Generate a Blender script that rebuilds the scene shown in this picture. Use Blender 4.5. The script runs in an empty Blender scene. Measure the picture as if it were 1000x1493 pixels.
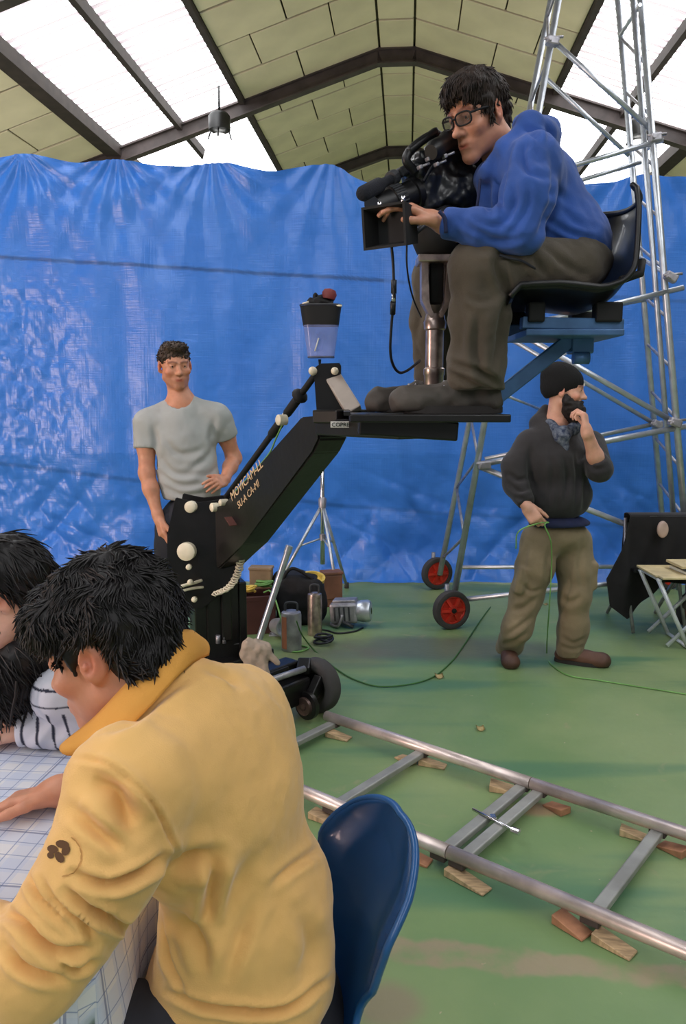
import bpy, bmesh, math, random
import numpy as np
from mathutils import Vector, Matrix, Quaternion
random.seed(7); RNG = np.random.default_rng(7)
SC = bpy.context.scene; COL = SC.collection

# ------------------------------------------------------------------ camera, sky, exposure
FOC, CX, CY, EYE = 1140.0, 500.0, 746.5, 1.60          # focal length in pixels of the 1000x1493 frame, eye height
PITCH = math.atan((CY - 587) / FOC); cp, sp = math.cos(PITCH), math.sin(PITCH)
cam = bpy.data.cameras.new('camera'); camo = bpy.data.objects.new('camera', cam); COL.objects.link(camo)
cam.sensor_fit = 'VERTICAL'; cam.sensor_height = 24.0; cam.lens = FOC * 24.0 / 1493; cam.clip_start = 0.05; cam.clip_end = 200
camo.location = (0, 0, EYE); camo.rotation_euler = (math.pi / 2 - PITCH, 0, 0); SC.camera = camo
SC.view_settings.view_transform = 'Standard'; SC.view_settings.look = 'None'
SC.view_settings.exposure = 0.0; SC.view_settings.gamma = 1.0; SC.view_settings.use_curve_mapping = False
W = bpy.data.worlds.new('sky'); SC.world = W; W.use_nodes = True
W.node_tree.nodes['Background'].inputs[0].default_value = (0.93, 0.96, 1.0, 1); W.node_tree.nodes['Background'].inputs[1].default_value = 0.24
SKYLIGHT = 6.0                                          # daylight through the translucent roof sheets
HALL = math.radians(4.62)                               # the hall's long axis lies this far to the right of the view

def lamp(name, loc, aim, size, power, col):             # unseen soft area lights, added outside the frame
    l = bpy.data.lights.new(name, 'AREA'); l.shape = 'RECTANGLE'; l.size, l.size_y = size; l.energy = power; l.color = col
    o = bpy.data.objects.new(name, l); COL.objects.link(o); o.location = loc; o.rotation_euler = (Vector(aim) - Vector(loc)).to_track_quat('-Z', 'Y').to_euler(); return o
lamp('roof_fill_light', (-4.6, 10.5, 1.6), (-1.5, 13.5, 7), (2.5, 2.5), 85, (1, .96, .92))   # unseen fill lights added behind the curtain to brighten the roof
lamp('roof_fill_light', (5.6, 10.5, 1.6), (2.5, 13.5, 7), (2.5, 2.5), 85, (1, .96, .92))
lamp('glint_light', (-7.3, .5, 1.5), (-3.1, 7, 1.3), (.75, 1.9), 300, (1, .72, .64))          # unseen warm light added left of the camera for the tarpaulin's glint
def ray(x, y):
    d = (x - CX) / FOC; e = (CY - y) / FOC
    return Vector((d, cp + e * sp, -sp + e * cp))
def P(x, y, v):                                         # a measured point at forward distance v
    r = ray(x, y); t = v / r.y
    return Vector((t * r.x, v, EYE + t * r.z))
def G(x, y, z=0.0):                                     # a measured point lying at height z
    r = ray(x, y); t = (z - EYE) / r.z
    return Vector((t * r.x, t * r.y, z))

# ------------------------------------------------------------------ materials
def lin(c): return tuple((v / 12.92 if v <= .04045 else ((v + .055) / 1.055) ** 2.4) for v in c)
def rgb(r, g, b): return lin((r / 255, g / 255, b / 255))
class N:
    def __init__(s, m): s.t = m.node_tree
    def __call__(s, typ, **k):
        n = s.t.nodes.new(typ)
        for a, b in k.items():
            if a.startswith('_'): setattr(n, a[1:], b)
            else:
                n.inputs[int(a[1:]) if a[0] == 'i' and a[1:].isdigit() else a.replace('0', ' ')].default_value = b
        return n
    def l(s, a, b): s.t.links.new(a, b)
MATS = {}
def mat(name, col, rough=.6, metal=0., var=.15, vscale=6., bump=0., bscale=60., spec=.5, col2=None, sheen=0., sss=0., coat=0., alpha=1., trans=0., emit=None, attr=False, stretch=None):
    if name in MATS: return MATS[name]
    m = bpy.data.materials.new(name); m.use_nodes = True; n = N(m); b = m.node_tree.nodes['Principled BSDF']
    tc = n('ShaderNodeTexCoord'); src = tc.outputs['Object']
    if stretch:
        mp = n('ShaderNodeMapping'); mp.inputs['Scale'].default_value = stretch; n.l(src, mp.inputs[0]); src = mp.outputs[0]
    nz = n('ShaderNodeTexNoise'); nz.inputs['Scale'].default_value = vscale; nz.inputs['Detail'].default_value = 5; n.l(src, nz.inputs['Vector'])
    mx = n('ShaderNodeMix'); mx.data_type = 'RGBA'
    c2 = col2 or tuple(max(0, c * (1 - 2 * var)) for c in col); c1 = col if col2 else tuple(min(1, c * (1 + var)) for c in col)
    mx.inputs[6].default_value = (*c1, 1); mx.inputs[7].default_value = (*c2, 1)
    rp = n('ShaderNodeValToRGB'); rp.color_ramp.elements[0].position = .35; rp.color_ramp.elements[1].position = .68
    n.l(nz.outputs[0], rp.inputs[0]); n.l(rp.outputs[0], mx.inputs[0])
    out = mx.outputs[2]
    if attr:
        at = n('ShaderNodeVertexColor'); at.layer_name = 'tint'
        mu = n('ShaderNodeMix'); mu.data_type = 'RGBA'; mu.blend_type = 'MULTIPLY'; mu.inputs[0].default_value = 1
        n.l(out, mu.inputs[6]); n.l(at.outputs[0], mu.inputs[7]); out = mu.outputs[2]
    n.l(out, b.inputs['Base Color'])
    b.inputs['Roughness'].default_value = rough; b.inputs['Metallic'].default_value = metal; b.inputs['Specular IOR Level'].default_value = spec
    b.inputs['Sheen Weight'].default_value = sheen; b.inputs['Coat Weight'].default_value = coat; b.inputs['Alpha'].default_value = alpha
    b.inputs['Transmission Weight'].default_value = trans
    if sss: b.inputs['Subsurface Weight'].default_value = sss; b.inputs['Subsurface Radius'].default_value = (.012, .005, .003); b.inputs['Subsurface Scale'].default_value = .6
    if emit: b.inputs['Emission Color'].default_value = (*emit[:3], 1); b.inputs['Emission Strength'].default_value = emit[3]
    if bump:
        n2 = n('ShaderNodeTexNoise'); n2.inputs['Scale'].default_value = bscale; n2.inputs['Detail'].default_value = 6; n.l(src, n2.inputs['Vector'])
        bp = n('ShaderNodeBump'); bp.inputs['Strength'].default_value = bump; bp.inputs['Distance'].default_value = .01; n.l(n2.outputs[0], bp.inputs['Height']); n.l(bp.outputs[0], b.inputs['Normal'])
    MATS[name] = m; return m

# ------------------------------------------------------------------ objects
def link(name, me, m=None, parent=None, smooth=False):
    o = bpy.data.objects.new(name, me); COL.objects.link(o)
    if m is not None:
        for k in (m if isinstance(m, (list, tuple)) else [m]): me.materials.append(k)
    if smooth: me.shade_smooth()
    if parent is not None: adopt(o, parent)
    return o
def wloc(t):
    l = Vector(t.location)
    while t.parent: t = t.parent; l = l + Vector(t.location) if t.type == 'EMPTY' else l
    return l
def adopt(o, parent):                                   # parents are unrotated: the child keeps its world place
    o.parent = parent
    o.matrix_parent_inverse = WM.get(parent.name, Matrix.Identity(4)).inverted()
WM = {}
def tag(o, label, cat, group=None, kind=None):
    if label: o['label'] = label
    if cat: o['category'] = cat
    if group: o['group'] = group
    if kind: o['kind'] = kind
    return o
def thing(name, label, cat, loc=(0, 0, 0), group=None):
    o = bpy.data.objects.new(name, None); COL.objects.link(o); o.location = loc; o.empty_display_size = .1
    WM[o.name] = Matrix.Translation(Vector(loc))
    return tag(o, label, cat, group)
def struct(o): o['kind'] = 'structure'; return o
def copy_tree(o, parent=None, delta=None, M=None):
    c = o.copy(); COL.objects.link(c)
    if parent is not None: c.parent = parent; c.matrix_parent_inverse = o.matrix_parent_inverse.copy()
    for ch in list(o.children): copy_tree(ch, c)
    return c

class MB:                                               # a bmesh that collects shapes, built into ONE object
    def __init__(s): s.bm = bmesh.new(); s.mi = 0
    def _tag(s, vs):
        if s.mi:
            for f in {f for v in vs for f in v.link_faces}: f.material_index = s.mi
    def box(s, c, d, R=None, bev=0., seg=2):
        r = bmesh.ops.create_cube(s.bm, size=1); vs = r['verts']
        for v in vs: v.co = Vector((v.co.x * d[0], v.co.y * d[1], v.co.z * d[2]))
        if bev:
            es = list({e for v in vs for e in v.link_edges})
            rb = bmesh.ops.bevel(s.bm, geom=es, offset=bev, segments=seg, affect='EDGES', profile=.5, clamp_overlap=True)
            vs = list({v for f in rb['faces'] for v in f.verts} | {v for v in vs if v.is_valid})
        M = Matrix.Translation(Vector(c)) @ (R.to_4x4() if R is not None else Matrix.Identity(4))
        bmesh.ops.transform(s.bm, matrix=M, verts=vs); s._tag(vs); return vs
    def bar(s, a, b, w, h, up=(0, 0, 1), bev=0., ext=0.):
        a, b = Vector(a), Vector(b); y = (b - a); L = y.length; y.normalize(); u = Vector(up)
        x = y.cross(u)
        if x.length < 1e-4: x = y.cross(Vector((1, 0, 0)))
        x.normalize(); z = x.cross(y); R = Matrix((x, y, z)).transposed()
        return s.box((a + b) / 2, (w, L + 2 * ext, h), R, bev)
    def tube(s, pts, r, seg=8, caps=True, closed=False):
        pts = [Vector(p) for p in pts]; n = len(pts); rr = r if isinstance(r, (list, tuple)) else [r] * n
        rings = []; prev = None
        for i, p in enumerate(pts):
            if closed: t = pts[(i + 1) % n] - pts[i - 1]
            else: t = pts[min(i + 1, n - 1)] - pts[max(i - 1, 0)]
            if t.length < 1e-9: t = Vector((0, 0, 1))
            t.normalize()
            if prev is None:
                x = t.cross(Vector((0, 0, 1)))
                if x.length < .05: x = t.cross(Vector((1, 0, 0)))
            else:
                x = prev - t * prev.dot(t)
            x.normalize(); prev = x; y = t.cross(x)
            rings.append([s.bm.verts.new(p + (x * math.cos(2 * math.pi * k / seg) + y * math.sin(2 * math.pi * k / seg)) * rr[i]) for k in range(seg)])
        m = n if closed else n - 1; fs = []
        for i in range(m):
            A, B = rings[i], rings[(i + 1) % n]
            for k in range(seg):
                f = s.bm.faces.new((A[k], A[(k + 1) % seg], B[(k + 1) % seg], B[k])); f.smooth = True; f.material_index = s.mi
        if caps and not closed:
            for q in (rings[0][::-1], rings[-1]):
                f = s.bm.faces.new(q); f.material_index = s.mi
    def lathe(s, o, axis, prof, seg=24, caps=True):     # prof: (distance along the axis, radius)
        o = Vector(o); t = Vector(axis).normalized(); x = t.cross(Vector((0, 0, 1)))
        if x.length < .05: x = t.cross(Vector((1, 0, 0)))
        x.normalize(); y = t.cross(x); rings = []
        for d, r in prof:
            rings.append([s.bm.verts.new(o + t * d + (x * math.cos(2 * math.pi * k / seg) + y * math.sin(2 * math.pi * k / seg)) * max(r, 1e-4)) for k in range(seg)])
        for A, B in zip(rings, rings[1:]):
            for k in range(seg):
                f = s.bm.faces.new((A[k], A[(k + 1) % seg], B[(k + 1) % seg], B[k])); f.material_index = s.mi
        if caps:
            for q in (rings[0][::-1], rings[-1]):
                f = s.bm.faces.new(q); f.material_index = s.mi
    def prism(s, poly, nrm, th, bev=0.):                # a flat polygon (3-D points) given thickness along nrm
        n = Vector(nrm).normalized() * th / 2
        A = [s.bm.verts.new(Vector(p) - n) for p in poly]; B = [s.bm.verts.new(Vector(p) + n) for p in poly]
        fs = [s.bm.faces.new(A[::-1]), s.bm.faces.new(B)]; k = len(poly)
        for i in range(k): fs.append(s.bm.faces.new((A[i], A[(i + 1) % k], B[(i + 1) % k], B[i])))
        for f in fs: f.material_index = s.mi
        if bev: bmesh.ops.bevel(s.bm, geom=list({e for f in fs for e in f.edges}), offset=bev, segments=2, affect='EDGES', clamp_overlap=True)
    def grid(s, fn, nu, nv, smooth=True):
        V = [[s.bm.verts.new(fn(i / nu, j / nv)) for j in range(nv + 1)] for i in range(nu + 1)]
        for i in range(nu):
            for j in range(nv):
                f = s.bm.faces.new((V[i][j], V[i + 1][j], V[i + 1][j + 1], V[i][j + 1])); f.smooth = smooth; f.material_index = s.mi
    def build(s, name, m, parent=None, smooth=False, auto=None):
        bmesh.ops.recalc_face_normals(s.bm, faces=s.bm.faces)
        if smooth or auto:
            for f in s.bm.faces: f.smooth = True
        if auto:
            a = math.radians(auto)
            for e in s.bm.edges:
                if len(e.link_faces) == 2 and e.calc_face_angle(0) > a: e.smooth = False
        me = bpy.data.meshes.new(name); s.bm.to_mesh(me); s.bm.free()
        return link(name, me, m, parent)
def spline(pts, n=8):                                   # Catmull-Rom through the points
    p = [Vector(q) for q in pts]; p = [2 * p[0] - p[1]] + p + [2 * p[-1] - p[-2]]; out = []
    for i in range(1, len(p) - 2):
        for k in range(n):
            t = k / n; a, b, c, d = p[i - 1], p[i], p[i + 1], p[i + 2]
            out.append(.5 * ((2 * b) + (c - a) * t + (2 * a - 5 * b + 4 * c - d) * t * t + (-a + 3 * b - 3 * c + d) * t ** 3))
    return out + [p[-2]]

# ------------------------------------------------------------------ noise (numpy)
def _h(i, j, k, s):
    n = (i * 374761393 + j * 668265263 + k * 2147483647 + s * 1274126177) & 0xffffffff
    n = ((n ^ (n >> 13)) * 1274126177) & 0xffffffff
    return ((n ^ (n >> 16)) & 0xffff) / 32767.5 - 1.0
def vnoise(p, seed=0):
    p = np.asarray(p, float); i = np.floor(p).astype(np.int64); f = p - i; f = f * f * (3 - 2 * f); r = 0
    for a in (0, 1):
        wx = f[:, 0] if a else 1 - f[:, 0]
        for b in (0, 1):
            wy = f[:, 1] if b else 1 - f[:, 1]
            for c in (0, 1):
                wz = f[:, 2] if c else 1 - f[:, 2]
                r = r + wx * wy * wz * _h(i[:, 0] + a, i[:, 1] + b, i[:, 2] + c, seed)
    return r
def fbm(p, o=3, seed=0):
    r = 0; a = 1.
    for k in range(o): r = r + a * vnoise(np.asarray(p) * 2 ** k, seed + k); a *= .5
    return r

# ------------------------------------------------------------------ organic shapes: smooth unions of tapered limbs, meshed by surface nets
class Flesh:
    def __init__(s): s.ops = []
    def cap(s, a, b, ra, rb=None, k=.02, op=1):
        a, b = np.array(a, float), np.array(b, float); rb = ra if rb is None else rb; R = max(ra, rb)
        lo = np.minimum(a, b) - R; hi = np.maximum(a, b) + R; ab = b - a; L2 = max(ab @ ab, 1e-9)
        def f(X, Y, Z):
            t = np.clip(((X - a[0]) * ab[0] + (Y - a[1]) * ab[1] + (Z - a[2]) * ab[2]) / L2, 0, 1)
            return np.sqrt((X - a[0] - ab[0] * t) ** 2 + (Y - a[1] - ab[1] * t) ** 2 + (Z - a[2] - ab[2] * t) ** 2) - (ra + (rb - ra) * t)
        s.ops.append((f, lo, hi, k, op)); return s
    def chain(s, pts, rs, k=.02, op=1):
        for i in range(len(pts) - 1): s.cap(pts[i], pts[i + 1], rs[i], rs[i + 1], k, op)
        return s
    def ell(s, c, r, R=None, k=.02, op=1):
        c = np.array(c, float); r = np.array(r, float); R = np.eye(3) if R is None else np.array(R, float); m = np.abs(R) @ r
        def f(X, Y, Z):
            x, y, z = X - c[0], Y - c[1], Z - c[2]; q = [R[0, i] * x + R[1, i] * y + R[2, i] * z for i in range(3)]
            k0 = np.sqrt(sum((q[i] / r[i]) ** 2 for i in range(3))); k1 = np.sqrt(sum((q[i] / r[i] ** 2) ** 2 for i in range(3)))
            return k0 * (k0 - 1) / np.maximum(k1, 1e-9)
        s.ops.append((f, c - m, c + m, k, op)); return s
    def box(s, c, h, R=None, rd=.01, k=.02, op=1):
        c = np.array(c, float); h = np.array(h, float); R = np.eye(3) if R is None else np.array(R, float); m = np.abs(R) @ h
        def f(X, Y, Z):
            x, y, z = X - c[0], Y - c[1], Z - c[2]; q = [np.abs(R[0, i] * x + R[1, i] * y + R[2, i] * z) - (h[i] - rd) for i in range(3)]
            o = np.sqrt(sum(np.maximum(v, 0) ** 2 for v in q)); return o + np.minimum(np.maximum(np.maximum(q[0], q[1]), q[2]), 0) - rd
        s.ops.append((f, c - m, c + m, k, op)); return s
    def cyl(s, a, b, r, k=.004, op=-1):                 # a flat-ended cylinder: cuts clean hems, cuffs and necklines
        a, b = np.array(a, float), np.array(b, float); ab = b - a; L = np.linalg.norm(ab); d = ab / L; m = (a + b) / 2
        def f(X, Y, Z):
            x, y, z = X - m[0], Y - m[1], Z - m[2]; t = x * d[0] + y * d[1] + z * d[2]; rr = np.sqrt(np.maximum(x * x + y * y + z * z - t * t, 0)) - r; t = np.abs(t) - L / 2
            return np.minimum(np.maximum(rr, t), 0) + np.sqrt(np.maximum(rr, 0) ** 2 + np.maximum(t, 0) ** 2)
        s.ops.append((f, np.minimum(a, b) - r, np.maximum(a, b) + r, k, op)); return s
    def plane(s, o, n, k=.01):                          # cuts away what lies on the side n points to
        o = np.array(o, float); n = np.array(n, float); n = n / np.linalg.norm(n)
        def f(X, Y, Z): return -((X - o[0]) * n[0] + (Y - o[1]) * n[1] + (Z - o[2]) * n[2])
        s.ops.append((f, None, None, k, -1)); return s
    def bounds(s):
        A = [o for o in s.ops if o[4] == 1]
        return np.min([o[1] for o in A], 0), np.max([o[2] for o in A], 0)
    def field(s, ax, h):
        n = [len(a) for a in ax]; D = np.full(n, .15, np.float32)
        for f, a, b, k, op in s.ops:
            pad = k * 1.05 + 4 * h
            if a is None: sl = [(0, n[i]) for i in range(3)]
            else: sl = [(max(0, int(np.searchsorted(ax[i], a[i] - pad)) - 1), min(n[i], int(np.searchsorted(ax[i], b[i] + pad)) + 1)) for i in range(3)]
            if any(q[1] <= q[0] for q in sl): continue
            S = tuple(slice(*q) for q in sl); X = ax[0][S[0]][:, None, None]; Y = ax[1][S[1]][None, :, None]; Z = ax[2][S[2]][None, None, :]
            d = f(X, Y, Z); o = D[S]
            if op == 1:
                hh = np.clip(.5 + .5 * (o - d) / k, 0, 1); D[S] = o * (1 - hh) + d * hh - k * hh * (1 - hh)
            else:
                d = -d; hh = np.clip(.5 - .5 * (o - d) / k, 0, 1); D[S] = o * (1 - hh) + d * hh + k * hh * (1 - hh)
        return D
    def mesh(s, h, fine=(), hf=None):
        """surface nets on a grid of spacing h, tightened to hf over the boxes in fine (face, hands)"""
        a, b = s.bounds(); pad = 3 * h + .012; ax = []
        for i in range(3):
            x = a[i] - pad; L = []
            while x < b[i] + pad:
                L.append(x); x += hf if any(lo[i] - 1e-6 <= x <= hi[i] for lo, hi in fine) else h
            ax.append(np.array(L, np.float32))
        return nets(s.field(ax, h), ax)
def nets(D, ax):
    I = D < 0; n = np.array(D.shape)
    c = np.zeros(n - 1, np.uint8)
    for i in (0, 1):
        for j in (0, 1):
            for k in (0, 1): c += I[i:n[0] - 1 + i, j:n[1] - 1 + j, k:n[2] - 1 + k]
    cells = np.argwhere((c > 0) & (c < 8)); idx = np.full(n - 1, -1, np.int32); idx[tuple(cells.T)] = np.arange(len(cells))
    acc = np.zeros((len(cells), 3)); cnt = np.zeros(len(cells))
    cor = [(i, j, k) for i in (0, 1) for j in (0, 1) for k in (0, 1)]
    val = {q: D[cells[:, 0] + q[0], cells[:, 1] + q[1], cells[:, 2] + q[2]] for q in cor}
    for q in cor:
        for x in range(3):
            if q[x] == 0:
                r = list(q); r[x] = 1; r = tuple(r); A, B = val[q], val[r]; m = (A < 0) != (B < 0)
                t = np.where(m, A / np.where(m, A - B, 1), 0); p = np.repeat(np.array(q, float)[None], len(cells), 0); p[:, x] = t
                acc[m] += p[m]; cnt[m] += 1
    W_ = cells + acc / np.maximum(cnt, 1)[:, None]; V = np.stack([np.interp(W_[:, i], np.arange(n[i]), ax[i]) for i in range(3)], 1); F = []
    for x in range(3):
        y, z = (x + 1) % 3, (x + 2) % 3
        sa = [slice(None)] * 3; sb = [slice(None)] * 3; sa[x] = slice(0, -1); sb[x] = slice(1, None)
        A, B = I[tuple(sa)], I[tuple(sb)]; e = np.argwhere(A != B)
        e = e[(e[:, y] > 0) & (e[:, z] > 0) & (e[:, y] < n[y] - 1) & (e[:, z] < n[z] - 1)]
        if not len(e): continue
        fl = A[tuple(e.T)]
        def at(dy, dz): q = e.copy(); q[:, y] += dy; q[:, z] += dz; return idx[tuple(q.T)]
        Q = np.stack([at(-1, -1), at(0, -1), at(0, 0), at(-1, 0)], 1); Q[~fl] = Q[~fl][:, ::-1]; F.append(Q)
    F = np.concatenate(F)
    # keep the main shell only: no stray crumbs
    lab = np.arange(len(V))
    for _ in range(400):
        m = lab[F].min(1); new = lab.copy()
        for k in range(4): np.minimum.at(new, F[:, k], m)
        new = new[new]
        if (new == lab).all(): break
        lab = new
    u, ct = np.unique(lab, return_counts=True); keep = np.isin(lab, u[ct > max(60, .02 * len(V))])
    rm = np.cumsum(keep) - 1; F = F[keep[F].all(1)]; return V[keep], rm[F]
def vnormals(V, F):
    nn = np.cross(V[F[:, 2]] - V[F[:, 0]], V[F[:, 3]] - V[F[:, 1]]); N_ = np.zeros_like(V)
    for k in range(4):
        for a in range(3): N_[:, a] += np.bincount(F[:, k], nn[:, a], len(V))
    return N_ / np.maximum(np.linalg.norm(N_, axis=1), 1e-12)[:, None]
def relax(V, F, it=1, w=.5):
    for _ in range(it):
        S = np.zeros_like(V); c = np.zeros(len(V))
        for i, j in ((0, 1), (1, 2), (2, 3), (3, 0)):
            for a, b in ((i, j), (j, i)):
                c += np.bincount(F[:, a], minlength=len(V))
                for q in range(3): S[:, q] += np.bincount(F[:, a], V[F[:, b], q], len(V))
        V = V * (1 - w) + w * S / np.maximum(c, 1)[:, None]
    return V
def npmesh(name, V, F, tint=None, midx=None):
    me = bpy.data.meshes.new(name); me.vertices.add(len(V)); me.vertices.foreach_set('co', np.asarray(V, np.float32).ravel())
    k = F.shape[1]; me.loops.add(F.size); me.loops.foreach_set('vertex_index', F.astype(np.int32).ravel())
    me.polygons.add(len(F)); me.polygons.foreach_set('loop_start', np.arange(0, F.size, k, dtype=np.int32))
    if tint is not None:
        at = me.color_attributes.new('tint', 'FLOAT_COLOR', 'POINT'); at.data.foreach_set('color', np.concatenate([tint, np.ones((len(V), 1))], 1).astype(np.float32).ravel())
    if midx is not None: me.polygons.foreach_set('material_index', midx.astype(np.int32))
    me.update(calc_edges=True); me.validate(); me.shade_smooth(); return me
def fold(V, Nn, a, b, lam, amp, R=.2, twist=1., seed=0, jit=.6, t0=0., t1=1., sharp=1.):
    """cloth folds running round the limb a-b: returns the displacement along the normals"""
    a, b = np.array(a, float), np.array(b, float); d = b - a; L = np.linalg.norm(d); d /= L
    u = np.cross(d, [0, 0, 1.]); u /= max(np.linalg.norm(u), 1e-6); w = np.cross(d, u)
    q = V - a; t = q @ d; x = q @ u; y = q @ w; r = np.hypot(x, y); th = np.arctan2(y, x)
    ph = 2 * np.pi * (t / lam + twist * np.sin(th + seed) * .5 + jit * vnoise(V / (lam * 1.8), seed))
    s = np.sin(ph); s = np.sign(s) * np.abs(s) ** sharp
    wt = np.clip((t / L - t0) / .12, 0, 1) * np.clip((t1 - t / L) / .12, 0, 1) * np.clip((R - r) / (.25 * R), 0, 1)
    m = .55 + .45 * vnoise(V / (lam * 2.5), seed + 9)
    return amp * s * wt * np.clip(m, 0, 1)
def to_px(V):
    y, z = V[:, 1], V[:, 2] - EYE; zc = y * cp - z * sp; return CX + FOC * V[:, 0] / zc, CY - FOC * (y * sp + z * cp) / zc
def creases(polys, vmax=99., scale=1.):
    """sculpted creases: each a line over the cloth as measured on the photograph, carved into the near side of the garment. (points, width px, depth m)"""
    def f(V, Nn):
        X, Y = to_px(V); view = np.array([0, 0, EYE]) - V; view /= np.linalg.norm(view, axis=1)[:, None]
        near = np.clip(((Nn * view).sum(1) + .05) / .35, 0, 1) * (V[:, 1] < vmax); d = np.zeros(len(V))
        for pts, w, dep in polys:
            q = spline([(p[0], p[1], 0) for p in pts], 6); q = np.array([[a.x, a.y] for a in q]); best = np.full(len(V), 1e9); tt = np.zeros(len(V)); nseg = len(q) - 1; sg = np.zeros(len(V))
            box = (X > q[:, 0].min() - 4 * w) & (X < q[:, 0].max() + 4 * w) & (Y > q[:, 1].min() - 4 * w) & (Y < q[:, 1].max() + 4 * w) & (near > 0); ix = np.nonzero(box)[0]
            if not len(ix): continue
            x, y = X[ix], Y[ix]; bb = np.full(len(ix), 1e9); t_ = np.zeros(len(ix))
            for i in range(nseg):
                a, b = q[i], q[i + 1]; ab = b - a; L2 = max(ab @ ab, 1e-9); t = np.clip(((x - a[0]) * ab[0] + (y - a[1]) * ab[1]) / L2, 0, 1); r = np.hypot(x - a[0] - ab[0] * t, y - a[1] - ab[1] * t)
                m = r < bb; bb[m] = r[m]; t_[m] = (i + t[m]) / nseg
            e = np.clip(np.sin(np.pi * np.clip(t_, .02, .98)), 0, 1) ** .6
            d[ix] += dep * scale * e * (-np.exp(-(bb / w) ** 2) + .45 * np.exp(-((bb - 2.1 * w) / (1.1 * w)) ** 2)) * near[ix]
        return d
    return f
from mathutils.bvhtree import BVHTree
def decal(name, o, polys, m, parent, off=.0015):
    """a print lying on a surface: flat shapes laid on it point by point, given as outlines measured on the photograph"""
    me = o.data; bvh = BVHTree.FromPolygons([v.co for v in me.vertices], [p.vertices for p in me.polygons]); b = MB(); e = Vector((0, 0, EYE))
    for pts in polys:
        c = Vector((sum(p[0] for p in pts) / len(pts), sum(p[1] for p in pts) / len(pts))); rings = []
        for k in (0., .5, 1.):
            ring = []
            for p in (pts if k else pts[:1]):
                x, y = c.x + (p[0] - c.x) * k, c.y + (p[1] - c.y) * k; h = bvh.ray_cast(e, ray(x, y).normalized())
                if h[0] is None: return None
                ring.append(b.bm.verts.new(h[0] + h[1] * off * (1 if h[1].dot(e - h[0]) > 0 else -1)))
            rings.append(ring)
        n = len(pts)
        for i in range(n):
            b.bm.faces.new((rings[0][0], rings[1][i], rings[1][(i + 1) % n])); b.bm.faces.new((rings[1][i], rings[2][i], rings[2][(i + 1) % n], rings[1][(i + 1) % n]))
    return b.build(name, m, parent, smooth=True)
def garment(name, fl, h, m, parent, folds=(), rough=.0015, rscale=.03, smooth=1, tintf=None, lo=None, hi=None):
    V, F = fl.mesh(h); V = relax(V, F, smooth); Nn = vnormals(V, F); d = rough * fbm(V / rscale, 2, 3)
    for f in folds: d = d + (f(V, Nn) if callable(f) else fold(V, Nn, **f))
    tint = tintf(V, Nn) if tintf else np.ones((len(V), 3))
    V = relax(V + Nn * d[:, None], F, 1, .4)
    return link(name, npmesh(name, V, F, tint), m, parent)

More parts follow.
